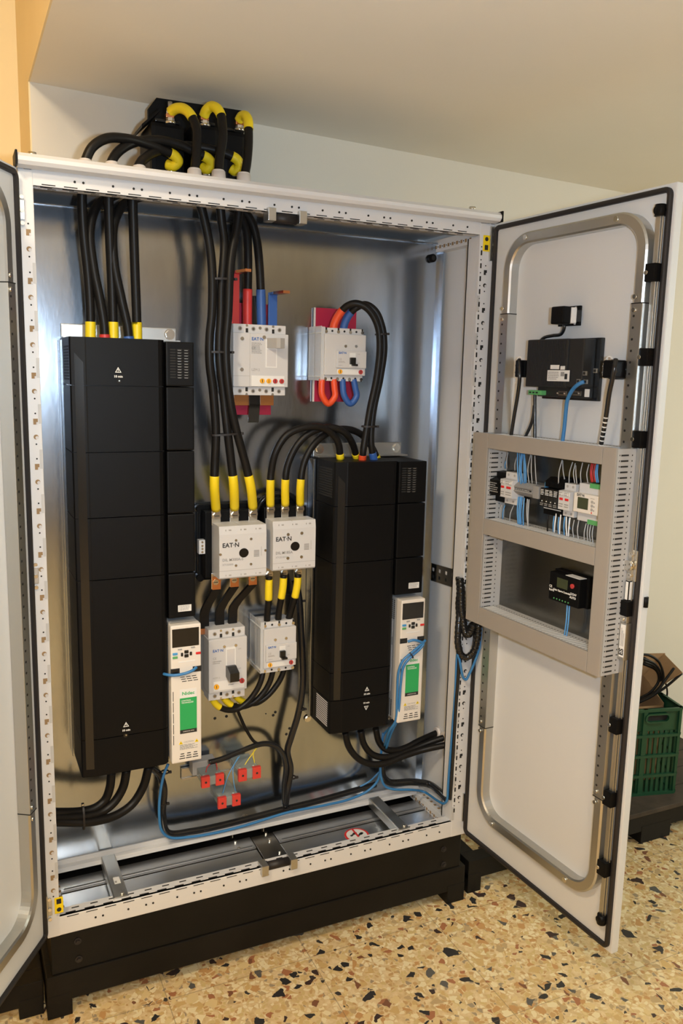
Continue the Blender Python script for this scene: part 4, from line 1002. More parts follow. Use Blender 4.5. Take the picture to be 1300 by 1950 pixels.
ROOFL = [([(172, 652, .13), (172, 600, .13), (168, 530, .125), (158, 430, .11), (156, 362, YG), (160, 318, YG), (164, 303, YG), (176, 280, .10), (202, 264, .105), (240, 264, .12), (275, 273, .14), (312, 287, .155), (333, 297, .16), (339, 307, .165), (330, 316, .175), (318, 313, .185)], 'leftmost'),
         ([(216, 652, .13), (215, 600, .13), (212, 520, .125), (208, 430, .11), (207, 372, YG), (209, 325, YG), (213, 307, YG), (226, 288, .115), (256, 271, .135), (300, 267, .15), (345, 277, .155), (378, 293, .158), (396, 302, .16), (402, 312, .165), (394, 322, .175), (385, 318, .185)], 'middle'),
         ([(261, 652, .13), (260, 600, .13), (257, 520, .125), (254, 430, .11), (253, 380, YG), (258, 335, YG), (265, 314, YG), (277, 300, .125), (305, 286, .16), (350, 278, .175), (400, 284, .17), (436, 295, .165), (452, 305, .165), (456, 316, .17), (448, 326, .18), (440, 321, .185)], 'rightmost')]
for pts, w_ in ROOFL:
    cable('power_cable', w_ + ' of three black cables rising from the tall drive and arching over the roof', 'power cable', px(pts), RC, sleeves=((0, .048, Y), (-.062, 0, Y)), group=GL)
ROOFR = [([(324, 214, .19), (332, 208, .18), (345, 206, .165), (358, 213, .15), (368, 228, .14), (374, 246, .13), (374, 285, .115), (371, 330, YG), (374, 360, YG), (381, 386, YG), (390, 423, .10), (400, 475, .10), (404, 527, .095), (403, 600, .095), (399, 640, .095), (399, 690, .095), (406, 750, .10), (411, 826, .105), (409, 880, .11), (408, 925, .115), (411, 970, .155)], 'leftmost'),
         ([(388, 222, .19), (393, 210, .18), (402, 203, .17), (412, 206, .155), (420, 218, .145), (423, 236, .135), (424, 262, .125), (418, 300, .11), (416, 335, YG), (417, 360, YG), (418.5, 386, YG), (422, 423, .105), (427, 465, .105), (425, 506, .10), (421, 548, .10), (420, 600, .10), (417, 650, .10), (418, 690, .10), (426, 760, .105), (433, 822, .105), (440, 880, .11), (445, 925, .115), (446.5, 968, .155)], 'middle'),
         ([(455, 230, .19), (460, 222, .18), (467, 221, .165), (472, 230, .15), (473, 248, .14), (473, 275, .125), (470, 310, .11), (465, 338, YG), (460, 365, YG), (456, 392, YG), (451, 433, .10), (441, 485, .095), (437, 527, .09), (434, 600, .09), (430, 650, .09), (431, 700, .09), (439, 770, .095), (448, 812, .10), (458, 850, .105), (469, 890, .11), (477, 925, .115), (481.5, 966, .155)], 'rightmost')]
for pts, w_ in ROOFR:
    cable('power_cable', w_ + ' of three bundled black cables from the choke to the larger contactor', 'power cable', px(pts), RC, sleeves=((0, .075, Y), (-.108, 0, Y)), group='black cables from choke to contactor')
cable('power_cable', 'black cable with red ends from the tall drive over to the large breaker', 'power cable', px([(200, 655, .12), (198, 620, .12), (190, 570, .12), (178, 510, .12), (171, 440, .12), (183, 395, .13), (205, 378, .15), (240, 367, .18), (330, 372, .20), (410, 383, .20), (440, 394, .19), (458, 413, .18), (469, 440, .17), (472, 485, .165), (472, 527, .165), (471, 575, .165), (471, 622, .17)]), RC, sleeves=((0, .022, 'red_sleeve'), (-.095, 0, 'red_sleeve')))
cable('power_cable', 'black cable with blue ends from the tall drive over to the large breaker', 'power cable', px([(246, 655, .12), (243, 625, .12), (231, 570, .12), (217, 500, .12), (216, 430, .12), (232, 394, .13), (260, 377, .15), (300, 369, .17), (360, 374, .185), (430, 386, .19), (462, 400, .18), (479, 423, .17), (488, 454, .165), (493, 496, .16), (496, 548, .16), (497, 580, .165), (498, 622, .17)]), RC, sleeves=((0, .018, 'blue_sleeve'), (-.095, 0, 'blue_sleeve')))
RB = .0098
AR = [([(514.6, 962, .146), (514.6, 923, .12), (516, 900, .118), (525, 860, .11), (548, 827, .105), (585, 813, .10), (615, 815, .10), (634, 828, .105), (644, 845, .11), (648, 874, .12)], 'outermost'),
      ([(543, 961, .146), (543, 918, .12), (547, 887, .118), (566, 847, .115), (595, 821.5, .11), (629, 814, .105), (655, 823, .105), (671, 845, .12), (679, 872, .14)], 'middle'),
      ([(571.5, 960, .146), (572, 923, .12), (578, 883, .12), (597, 847, .12), (625, 824, .125), (657, 817, .13), (687, 827, .14), (708, 852, .15), (719, 876, .16)], 'innermost')]
for pts, w_ in AR:
    cable('power_cable', w_ + ' of the three arched black cables from the smaller contactor to the right drive', 'power cable', px(pts), RB, sleeves=((0, .080, Y), (-.016, 0, Y)), group='arched cables to the right drive')
cable('power_cable', 'black cable with red ends looping from the board-mounted breaker down to the right drive', 'power cable', px([(633, 632, .16), (637, 615, .155), (646, 598, .145), (660, 583, .13), (678, 578, .115), (700, 588, .105), (718, 618, .10), (723, 657, .10), (717, 718, .10), (704, 780, .10), (695, 834, .10), (691, 861, .10), (689, 884, .11)]), RB, sleeves=((0, .066, 'orange_red_sleeve'), (-.028, 0, 'orange_red_sleeve')))
cable('power_cable', 'black cable with blue ends looping from the board-mounted breaker down to the right drive', 'power cable', px([(653, 632, .16), (656, 616, .155), (664, 600, .145), (678, 586, .13), (696, 580, .12), (715, 593, .11), (728, 626, .105), (731, 665, .105), (724, 718, .105), (711, 780, .105), (706, 834, .105), (708, 857, .105), (713, 882, .11)]), RB, sleeves=((0, .060, 'blue_sleeve'), (-.032, 0, 'blue_sleeve')))
cable('cable_loop', 'orange-red U-shaped cable loop under the board-mounted breaker', 'cable loop', px([(613, 722, .15), (612, 735, .15), (613.5, 753, .15), (625, 769, .15), (637.5, 755, .15), (636.5, 738, .15), (635, 722, .15)]), .0088, 'orange_red_sleeve')
cable('cable_loop', 'blue U-shaped cable loop under the board-mounted breaker', 'cable loop', px([(652, 722, .15), (652.5, 735, .15), (655, 753, .15), (667, 769, .15), (678.5, 755, .15), (676, 738, .15), (673, 722, .15)]), .0088, 'blue_sleeve')
# out of the bottom of the drives
for pts, w_ in (([(212, 1470, .14), (209, 1500, .14), (200, 1523, .14), (182, 1538, .135), (156, 1545, .13), (108, 1547, .11), (60, 1545, .07)], 'uppermost'),
                ([(241, 1466, .14), (234, 1500, .14), (217, 1528, .135), (195, 1545, .13), (165, 1554, .12), (108, 1556, .105), (60, 1554, .07)], 'middle'),
                ([(283, 1460, .14), (273, 1497, .14), (252, 1531, .135), (222, 1552, .125), (190, 1562, .115), (160, 1566, .108), (108, 1565, .10), (60, 1563, .07)], 'lowest')):
    cable('power_cable', w_ + ' of the three black cables leaving the bottom of the tall drive towards the left', 'power cable', px(pts), .0115, group='cables under the tall drive')
def exitp(u, v): return atx(u, v, 1.183)
for pts, ex, w_ in (([(657, 1395, .13), (663, 1420, .13), (680, 1443, .13), (705, 1455, .13), (735, 1453, .13), (765, 1441, .13), (805, 1428, .12)], (856, 1417), 'lowest'),
                    ([(686, 1391, .14), (693, 1418, .14), (708, 1436, .14), (730, 1442, .14), (757, 1437, .14), (786, 1426, .14), (816, 1414, .13)], (847, 1404), 'middle'),
                    ([(715, 1387, .15), (721, 1412, .15), (733, 1426, .15), (752, 1429, .15), (774, 1423, .15), (797, 1411, .15)], (833, 1395), 'uppermost')):
    c = px(pts) + [exitp(*ex)]
    cable('power_cable', w_ + ' of three black cables from the bottom of the right drive through the side wall', 'power cable', c, .0100, group='cables under the right drive')
    b = MB(); e = c[-1]; b.cyl((1.1855, e.y, e.z), (1.176, e.y, e.z), .019, '', 20, r1=.017); tag(b.build('cable_gland', 'gland_white', base=(1.185, e.y, e.z)), 'white side-wall gland around the ' + w_ + ' cable from the right drive', 'cable gland')
# between the lower breakers and the contactors
for pts, w_ in (([(404, 1331, .15), (411, 1341, .15), (419, 1347, .15), (434, 1352, .15), (452, 1350, .15), (470, 1338, .15), (488, 1315, .15), (497, 1295, .15), (501, 1276, .155)], 'left'),
                ([(425, 1328, .16), (434, 1338, .16), (444, 1344, .16), (460, 1346, .16), (482, 1338, .16), (503, 1317, .16), (514, 1297, .16), (520, 1276, .16)], 'middle'),
                ([(448, 1325, .17), (457, 1333, .17), (467, 1338, .17), (487, 1339, .17), (508, 1326, .17), (527, 1304, .17), (536, 1288, .17), (541, 1274, .17)], 'right')):
    cable('power_cable', w_ + ' of the three black cables curving between the bottoms of the two lower breakers', 'power cable', px(pts), .0082, sleeves=((0, .036, Y),), group='cables between the lower breakers')
for pts, w_ in (([(512, 1098, .125), (511.5, 1120, .125), (511, 1145, .13), (509, 1165, .145), (508, 1192, .16)], 'left'),
                ([(540, 1095, .125), (538.5, 1118, .125), (535, 1140, .13), (531, 1162, .145), (529, 1190, .16)], 'middle'),
                ([(567, 1094, .125), (566, 1112, .125), (561, 1138, .13), (555, 1158, .145), (547, 1188, .16)], 'right')):
    cable('power_cable', w_ + ' of the three short cables from the smaller contactor down to the small breaker', 'power cable', px(pts), .0092, sleeves=((.008, .066, Y),), group='cables from the smaller contactor')
# control looms
HB = 'black_hose'
cable('wire_loom', 'black wire loom lying along the bottom of the mounting plate', 'wire loom', px([(288, 1462, .20), (303, 1475, .20), (312, 1500, .19), (310, 1550, .19), (320, 1586, .20), (365, 1583, .20), (420, 1572, .20), (472, 1559, .20), (541, 1541, .20), (602, 1526, .20), (666, 1508, .20), (715, 1494, .20)]), .0095, HB, n=14)
cable('wire_loom', 'black wire loom running from the right drive along the side wall to the right post', 'wire loom', px([(727, 1452, .19), (729, 1478, .19), (742, 1490, .19), (783, 1489, .175)]) + [atx(815, 1493, 1.165), atx(836, 1507, 1.16), atx(853, 1524, 1.155)], .011, HB, n=14)
cable('wire_loom', 'thin black loom from behind the contactors down past the small breaker to the floor', 'wire loom', px([(560, 1104, .20), (568, 1130, .19), (573, 1206, .18), (576, 1305, .18), (567, 1361, .18), (554, 1404, .185), (547, 1430, .19), (553, 1465, .19), (548, 1499, .19), (543, 1536, .195)]), .0098, HB, n=14)
cable('wire_loom', 'thin black loom arching from the red-capped terminal boxes to the vertical loom', 'wire loom', px([(397, 1452, .165), (420, 1446, .165), (450, 1434, .17), (485, 1420, .175), (507, 1416, .18), (526, 1422, .18), (539, 1437, .18), (544, 1460, .18), (541, 1495, .19), (541, 1530, .195)]), .0078, HB, n=14)
cable('control_cable', 'thin black cable from under the lever breaker down to the arching loom', 'cable', px([(448, 1340, .19), (456, 1362, .19), (471, 1394, .185), (486, 1414, .18), (500, 1417, .18)]), .0046, 'black_cable')
cable('control_cable', 'thick black cable arching behind the yellow sleeves of the smaller contactor', 'cable', px([(478, 985, .20), (488, 972, .195), (500, 953, .19), (520, 942, .19), (545, 941, .19), (562, 950, .195), (570, 968, .20)]), .0078, 'black_hose')
# blue network cables
BC, RN = 'blue_cable', .0038
cable('network_cable', 'blue network cable crossing the left white pod', 'network cable', px([(374, 1271, .042), (366, 1277, .036), (350, 1283, .036), (330, 1286, .040), (314, 1284, .055), (311, 1281, .09)]), RN, BC)
cable('network_cable', 'blue network cable along the cabinet floor from the left pod to the right drive', 'network cable', px([(320, 1455, .16), (312, 1475, .16), (305, 1510, .16), (303, 1550, .16), (308, 1582, .165), (324, 1595, .17), (360, 1594, .17), (410, 1586, .17), (470, 1571, .17), (548, 1547, .17), (620, 1533, .17), (665, 1522, .17), (700, 1506, .17), (718, 1488, .165), (723, 1470, .16), (726, 1430, .16), (730, 1400, .16), (742, 1386, .14)]), RN, BC)
cable('network_cable', 'blue network cable from the right drive along the side wall and up the right post', 'network cable', px([(729, 1396, .155), (725, 1440, .155), (725, 1478, .155), (733, 1497, .155), (749, 1503, .15), (783, 1504, .14)]) + [atx(807, 1508, 1.14), atx(833, 1525, 1.14), atx(845, 1530, 1.14), atx(851, 1523, 1.142), atx(853, 1494, 1.144), atx(858, 1429, 1.145), atx(863, 1365, 1.145), atx(867, 1311, 1.145), atx(869, 1262, 1.145), atx(871, 1240, 1.143)], RN, BC)
cable('network_cable', 'upper of the two blue network cables looping over the right pod down its left side', 'network cable', px([(810, 1219, .040), (800, 1229, .034), (782, 1244, .034), (767, 1258, .036), (759, 1278, .038), (756, 1320, .045), (753, 1372, .055), (741, 1392, .08), (732, 1420, .14)]), RN, BC)
cable('network_cable', 'lower of the two blue network cables looping over the right pod down its left side', 'network cable', px([(776, 1222, .042), (787, 1219, .036), (800, 1222, .034), (806, 1226, .034), (797, 1238, .034), (779, 1254, .034), (768, 1270, .036), (763, 1300, .04), (760, 1340, .045), (757, 1368, .055), (745, 1395, .09), (735, 1425, .14)]), RN, BC)
cable('network_cable', 'thin blue cable branching left above the floor loom below the right drive', 'network cable', px([(722, 1470, .19), (714, 1478, .19), (703, 1488, .195), (685, 1498, .2)]), .003, BC)
# black cable up the inside of the right post, hoses across the hinge gap
cable('wire_loom', 'black wire loom running up along the inside of the right post', 'wire loom', [atx(857, 1522, 1.147), atx(860, 1480, 1.147), atx(864, 1410, 1.147), atx(868, 1340, 1.147), atx(872, 1290, 1.147), atx(874, 1250, 1.147)], .0052, HB)
def spiral(c, r, th, m='black_gloss', turns=18, name='spiral_wrap'):
    L = clen(c); b = MB()
    for k in range(turns):
        s = L * (k + .5) / turns; seg = sub_curve(c, max(0, s - L * .26 / turns), min(L, s + L * .26 / turns))
        if len(seg) > 1: b.tube(seg, r, '', 12)
    return b.build(name, m, th)
def hose(label, pts, r, turns):
    c = spline(pts, 8); t = thing('spiral_hose', label, 'cable hose', c[0]); MB().tube(c, r, '', 14).build('cable_bundle', HB, t); spiral(c, r * 1.12, t, turns=turns); return t
hose('long black spiral-wrapped hose hanging in a loop between right post and door', px([(873, 1098, .03), (875, 1126, .02), (873, 1150, .012), (874, 1172, .0), (872, 1200, -.010), (872, 1228, -.018), (878, 1247, -.022), (888, 1252, -.028), (900, 1243, -.036), (908, 1220, -.045), (911, 1188, -.055)]), .0092, 26)
hose('short black spiral-wrapped hose curling in front of the right post into the grey duct', px([(876, 1100, .01), (878, 1130, .004), (878, 1155, -.002), (881, 1178, -.010), (885, 1203, -.018), (889, 1208, -.024), (896, 1203, -.034), (902, 1188, -.045)]), .0108, 20)
cable('network_cable', 'blue network cable hanging in a V between the right post and the door', 'network cable', px([(871, 1245, -.02), (874.5, 1256, -.020), (878, 1275, -.020), (882, 1291, -.020), (887, 1294, -.022), (893, 1284, -.026), (903, 1262, -.034), (912, 1234, -.044), (916, 1188, -.056)]), RN, BC)
# cable ties
def tie(label, a, b_, y, tail=None, w_=.0024):
    """a strap wound around cables between two pixels"""
    p, q = at(*a, y), at(*b_, y); c = (p + q) / 2; l = (q - p).length / 2 - .001; d = (q - p).normalized(); up = Vector((0, 1, 0))
    n = 22; ring = [c + d * (l * math.cos(2 * PI * k / n)) + up * (.0145 * math.sin(2 * PI * k / n)) for k in range(n)]
    nrm = d.cross(up)
    b = MB(); b.sweep(ring, [(-w_, -.0008), (w_, -.0008), (w_, .0008), (-w_, .0008)], '', up=tuple(nrm), closed=True)
    e = q + up * -.004; b.box(e.x - .003, e.x + .004, e.y - .006, e.y + .003, e.z - .003, e.z + .003, '', .0008)
    return tag(b.build('cable_tie', 'gasket_rubber', base=c), label, 'cable tie')
tie('black cable tie on the middle cable bundle, beside the red busbar', (396, 531), (447, 532), .097)
tie('black cable tie on the middle cable bundle, beside the body of the large breaker', (391, 670), (441, 671), .096)
tie('black cable tie on the middle cable bundle, above the yellow sleeves', (402, 829), (459, 825), .102)
tie('black cable tie on the two looping cables right of the board-mounted breaker', (714, 637), (736, 636), .104)
tie('black cable tie on the two looping cables just above the right drive', (688, 812), (716, 812), .103)
p, q = at(157, 1536, .118), at(160, 1576, .106)
b = MB(); c = (p + q) / 2; ring = [c + Vector((0, .017 * math.cos(2 * PI * k / 24), .034 * math.sin(2 * PI * k / 24))) for k in range(24)]; b.sweep(ring, [(-.0024, -.0008), (.0024, -.0008), (.0024, .0008), (-.0024, .0008)], '', up=(1, 0, 0), closed=True)
b.box(c.x - .004, c.x + .003, c.y - .004, c.y + .005, c.z + .032, c.z + .038, 'bolt_steel', .001)
tag(b.build('cable_tie', 'gasket_rubber', base=c), 'cable tie around the three cables at the lower left of the cabinet', 'cable tie')
for (u, v, y), lab in (((314, 1470, .19), 'small cable tie on the loom just below the left pod'), ((310, 1530, .19), 'small cable tie on the vertical loom at the lower left'), ((391, 1578, .20), 'small cable tie on the floor loom, left of the plate bolt'), ((545, 1538, .195), 'small cable tie where the vertical loom meets the floor loom'), ((569, 1144, .19), 'small cable tie at the top of the vertical loom, right of the yellow sleeves'), ((572, 1350, .18), 'small cable tie on the vertical loom, level with the lower breaker bottoms'), ((556, 1480, .19), 'small cable tie on the vertical loom right of the terminal boxes')):
    p = at(u, v, y); b = MB(); n = 16; b.sweep([p + Vector((.011 * math.cos(2 * PI * k / n), .011 * math.sin(2 * PI * k / n), 0)) for k in range(n)], [(-.0022, -.0008), (.0022, -.0008), (.0022, .0008), (-.0022, .0008)], '', up=(0, 0, 1), closed=True); b.box(p.x + .009, p.x + .017, p.y - .009, p.y - .002, p.z - .003, p.z + .003, '', .001)
    tag(b.build('cable_tie', 'gasket_rubber', base=p), lab, 'cable tie')
p = at(783, 1248, .034); b = MB(); n = 16; d = Vector((.7, 0, .7)); up = Vector((0, 1, 0)); b.sweep([p + (Vector((-.55, 0, .83)) * math.cos(2 * PI * k / n) * .010) + up * math.sin(2 * PI * k / n) * .006 for k in range(n)], [(-.0018, -.0008), (.0018, -.0008), (.0018, .0008), (-.0018, .0008)], '', up=(.83, 0, .55), closed=True)
tag(b.build('cable_tie', 'gasket_rubber', base=p), 'black cable tie on the blue cables over the right pod', 'cable tie')
# thin wires of the terminal boxes
for pts, m, lab, cat in (([(402, 1452, .16), (394, 1462, .155), (391, 1478, .15)], 'red_wire', 'left thin red wire into the upper left terminal box', 'wire'), ([(411, 1450, .16), (413, 1462, .155), (413, 1474, .15)], 'red_wire', 'right thin red wire into the upper left terminal box', 'wire'),
                         ([(456, 1440, .165), (446, 1455, .15), (434, 1478, .14), (423, 1514, .15)], 'blue_wire', 'left thin blue wire down to the lowest terminal box', 'wire'), ([(453, 1442, .165), (444, 1462, .15), (445, 1490, .14), (450, 1512, .15)], 'blue_wire', 'right thin blue wire down to the lowest terminal box', 'wire'),
                         ([(488, 1425, .17), (480, 1436, .16), (470, 1450, .155), (461, 1466, .15)], 'yellow_wire', 'left thin yellow wire into the upper right terminal box', 'wire'), ([(484, 1428, .17), (482, 1438, .16), (484, 1450, .155), (485, 1461, .15)], 'yellow_wire', 'right thin yellow wire into the upper right terminal box', 'wire')):
    cable('wire', lab, cat, px(pts), .0014, m, n=8)

# ================================================================== things on the right door
R = RD
x0, x1, z0, z1 = rect(R, -.05, (1005.5, 647), (1112, 643.6), (1108, 741), (1001, 735))
HM = thing('touch_panel', 'black rear housing of a touch panel set into the right door', 'touch panel', ((x0 + x1) / 2, 0, z0), R)
X = lambda f: x0 + (x1 - x0) * f
Z = lambda f: z1 - (z1 - z0) * f
e1 = at(1148, 645, -.008, R).x; zlow = at(1110, 763, -.012, R).z
MB(R).box(X(.10), e1, -.012, -.0005, zlow, z1 + .002, '', .002).build('bezel_plate', 'black_gloss', HM)
b = MB(R); b.box(x0, X(.74), -.052, -.012, z0, z1, '', .003)
bd = b.build('rear_housing', 'panel_black', HM)
b = MB(R)
for k in range(22): b.box(X(.02) + .0062 * k, X(.02) + .0062 * k + .0022, -.0532, -.051, z0 + .004, z1 - .004, '')
b.build('cooling_ribs', 'panel_black', bd)
MB(R).box(X(.742), X(1.0), -.050, -.012, z0 + .002, z1 - .001, '', .003).build('connector_housing', 'panel_black', HM)
MB(R).box(X(.14), X(1.0), -.034, -.012, zlow + .006, z0 + .004, '', .002).build('lower_housing', 'panel_black', HM)
def dec(px4, y, m, n, th=HM, pr=None):
    a = rect(R, y, *px4); b = MB(R); b.box(a[0], a[1], y - .0006, y + .001, a[2], a[3], '')
    o = b.build(n, m, th)
    return a
a = dec(((1042, 705), (1084, 705), (1083, 726), (1042, 726)), -.0536, 'label_white', 'rating_label')
b = MB(R); scribble(b, a[0] + .003, a[0] + (a[1] - a[0]) * .55, -.0546, a[2] + .003, a[3] - .003, 5, 'print_grey', 8); b.box(a[0] + (a[1] - a[0]) * .62, a[0] + (a[1] - a[0]) * .78, -.0546, -.0540, a[2] + .012, a[3] - .004, 'print_grey'); b.box(a[0] + (a[1] - a[0]) * .80, a[1] - .006, -.0546, -.0540, a[2] + .005, a[2] + .018, 'print_black'); b.build('label_print', 'print_grey', HM)
dec(((1048, 695), (1064, 695), (1064, 703), (1048, 703)), -.0536, 'label_white', 'sticker'); dec(((1067, 697), (1075, 697), (1075, 704), (1067, 704)), -.0536, 'label_white', 'sticker')
dec(((1113, 741), (1122, 741), (1121, 756), (1113, 756)), -.0345, 'label_white', 'sticker')
for u in (1070, 1097):
    a = rect(R, -.036, (u - 8, 744), (u + 9, 744), (u + 9, 754), (u - 8, 754)); b = MB(R); b.box(a[0], a[1], -.0365, -.033, a[2], a[3], '', .002); b.box(a[0] + .006, a[1] - .006, -.0375, -.036, a[2] + .004, a[3] - .004, 'hole_dark', .001)
    for xx in (a[0] + .0032, a[1] - .0032): b.cyl((xx, -.0375, (a[2] + a[3]) / 2), (xx, -.042, (a[2] + a[3]) / 2), .0022, 'bolt_steel', 8)
    b.build('serial_port', 'dull_steel', HM)
for u, v in ((1113, 711), (1101, 726), (1114, 727), (1133, 706)):
    p = at(u, v, -.051, R); b = MB(R); b.box(p.x - .006, p.x + .006, -.052, -.048, p.z - .005, p.z + .005, '', .001); b.box(p.x - .004, p.x + .003, -.0526, -.0518, p.z - .003, p.z + .003, 'hole_dark'); b.build('socket', 'zinc', HM)
a = rect(R, -.045, (1008, 743), (1033, 743), (1033, 752), (1008, 752))
b = MB(R); b.box(a[0], a[1], -.050, -.030, a[2], a[3], '', .002)
for k in range(3): b.box(a[0] + .005 + .012 * k, a[0] + .012 + .012 * k, -.051, -.049, a[2] + .004, a[3] - .004, 'hole_dark')
tag(b.build('plug_connector', 'connector_green', base=(a[0], -.04, a[2])), 'green plug connector under the left edge of the touch panel housing', 'connector')
# the two control switches and the socket above
def switch(label, name, px_l, px_r, mirror):
    a = rect(R, -.05, *px_l); t = thing(name, label, 'switch', ((a[0] + a[1]) / 2, 0, a[2]), R)
    MB(R).box(a[0], a[1], -.058, -.022, a[2], a[3], '', .004).build('contact_block', 'black_plastic', t)
    xm, zm = (a[0] + a[1]) / 2, (a[2] + a[3]) / 2
    b = MB(R); b.cyl((xm, -.022, zm), (xm, -.0005, zm), (a[3] - a[2]) * .42, '', 24); b.build('collar', 'black_gloss', t)
    b = MB(R); b.box(a[0] - .008, a[0] + .001, -.050, -.028, a[2] + .004, a[3] - .006, '', .002)
    for z in (a[2] + .012, a[3] - .014): b.cyl((a[0] - .004, -.050, z), (a[0] - .004, -.052, z), .003, 'bolt_steel', 8)
    b.build('terminal_strip', 'label_white', t)
    return a
sA = switch('black switch block at the left of the touch panel', 'control_switch', ((985, 686), (992, 685), (991, 719), (984, 718)), None, False)
MB(R).box(at(990, 700, -.03, R).x, at(1004, 700, -.03, R).x, -.040, -.0005, at(997, 717, -.03, R).z, at(997, 686, -.03, R).z, '', .003).build('adapter', 'black_gloss', [o for o in BASES if o.name == 'control_switch'][0])
sB = switch('black switch block with a round collar at the right of the touch panel', 'control_switch', ((1152, 685), (1176, 686), (1174, 721), (1151, 719)), None, True)
p = at(1176, 704, -.02, R); b = MB(R); b.cyl((p.x - .004, -.034, p.z), (p.x - .004, -.0005, p.z), .022, '', 28); b.build('round_collar', 'black_plastic', [o for o in BASES if o.name == 'control_switch.001'][0])
a = rect(R, -.05, (1059, 584), (1083, 584), (1082, 618), (1059, 617)); a2 = rect(R, -.006, (1062, 584), (1104.5, 583), (1103.5, 621), (1062, 621))
SK = thing('panel_connector', 'black connector box with a square flange above the touch panel', 'connector', ((a[0] + a[1]) / 2, 0, a[2]), R)
MB(R).box(a[0], a[1], -.068, -.042, a[2], a[3], '', .004).build('cover', 'black_plastic', SK)
b = MB(R); b.box(a2[0] + .004, a2[1], -.008, -.0005, a2[2], a2[3], '', .001); fl = b.build('flange', 'black_plastic', SK)
b = MB(R)
for fx in (.66, .84):
    for fz in (.1, .9):
        if fx > .7: b.box(a2[0] + (a2[1] - a2[0]) * .78, a2[0] + (a2[1] - a2[0]) * .86, -.0086, -.007, a2[2] + (a2[3] - a2[2]) * fz - .0025, a2[2] + (a2[3] - a2[2]) * fz + .0025, '')
b.build('flange_hole', 'hole_white', fl)
b = MB(R); b.box(a[0] + .006, a[1] + .002, -.042, -.026, a[2] + .002, a[3] - .002, '', .003); b.build('white_insert', 'label_white', SK)
b = MB(R); b.box(a[0] + .010, a[1] - .002, -.026, -.006, a[2] + .006, a[3] - .006, '', .003); b.build('plug_body', 'black_gloss', SK)
def dcable(lab, pts, r, m='black_hose', wrap=None):
    c = spline(px(pts, R), 8)
    if wrap is None: return cable('control_cable', lab, 'cable', px(pts, R), r, m, F=R)
    t = thing('control_cable', lab, 'cable', c[-1], R); MB(R).tube(c, r, m, 12).build('jacket', m, t)
    b = MB(R); L = clen(c)
    for k in range(wrap[1]):
        s0 = wrap[0] + (L - wrap[0]) * (k + .3) / wrap[1]; sg = sub_curve(c, s0, s0 + .003)
        if len(sg) > 1: b.tube(sg, r * 1.08, '', 12)
    b.build('white_wrap', 'label_white', t)
ZT = -.04
dcable('black cable from the connector box bending behind the touch panel', [(1074, 612, -.03), (1074, 624, -.03), (1068, 636, -.025), (1052, 639, -.022), (1036, 643, -.018), (1026, 652, -.016)], .0042)
dcable('black wrapped cable from the left switch down into the grey duct', [(988, 684, -.052), (989, 700, -.056), (989, 722, -.056), (985, 755, -.05), (979, 790, -.045), (972, 835, -.045)], .0048)
dcable('black cable from the green connector straight down into the duct', [(1018, 750, -.045), (1018, 775, -.045), (1018, 800, -.045), (1018, 840, -.045)], .0042)
dcable('black cable curving left from behind the green connector into the duct', [(1017, 772, -.036), (1014, 797, -.034), (1008, 815, -.034), (997, 836, -.034)], .0042)
dcable('light blue network cable from the touch panel down into the duct', [(1112, 727, -.056), (1102, 731, -.062), (1090, 742, -.06), (1080, 762, -.056), (1077, 785, -.05), (1074, 815, -.046), (1070, 846, -.045)], .0046, 'blue_cable')
dcable('black cable with white spiral wrap from the right switch down into the duct', [(1172, 684, -.060), (1170, 698, -.066), (1166, 720, -.066), (1160, 748, -.062), (1154, 790, -.055), (1149, 820, -.05), (1143, 852, -.045)], .0052, 'black_hose', wrap=(.13, 7))
for o_ in ((989, 684), (1160, 684)):
    p = at(*o_, -.056, R); b = MB(R); n = 12; b.sweep([p + Vector((.008 * math.cos(2 * PI * k / n), 0, .006 * math.sin(2 * PI * k / n))) for k in range(n // 2 + 1)], [(-.0012, -.0012), (.0012, -.0012), (.0012, .0012), (-.0012, .0012)], '', up=(0, 1, 0))
    tag(b.build('wire', 'white_wire', base=p), 'short white wire loop on top of the %s switch block' % ('left' if o_[0] < 1000 else 'right'), 'wire')

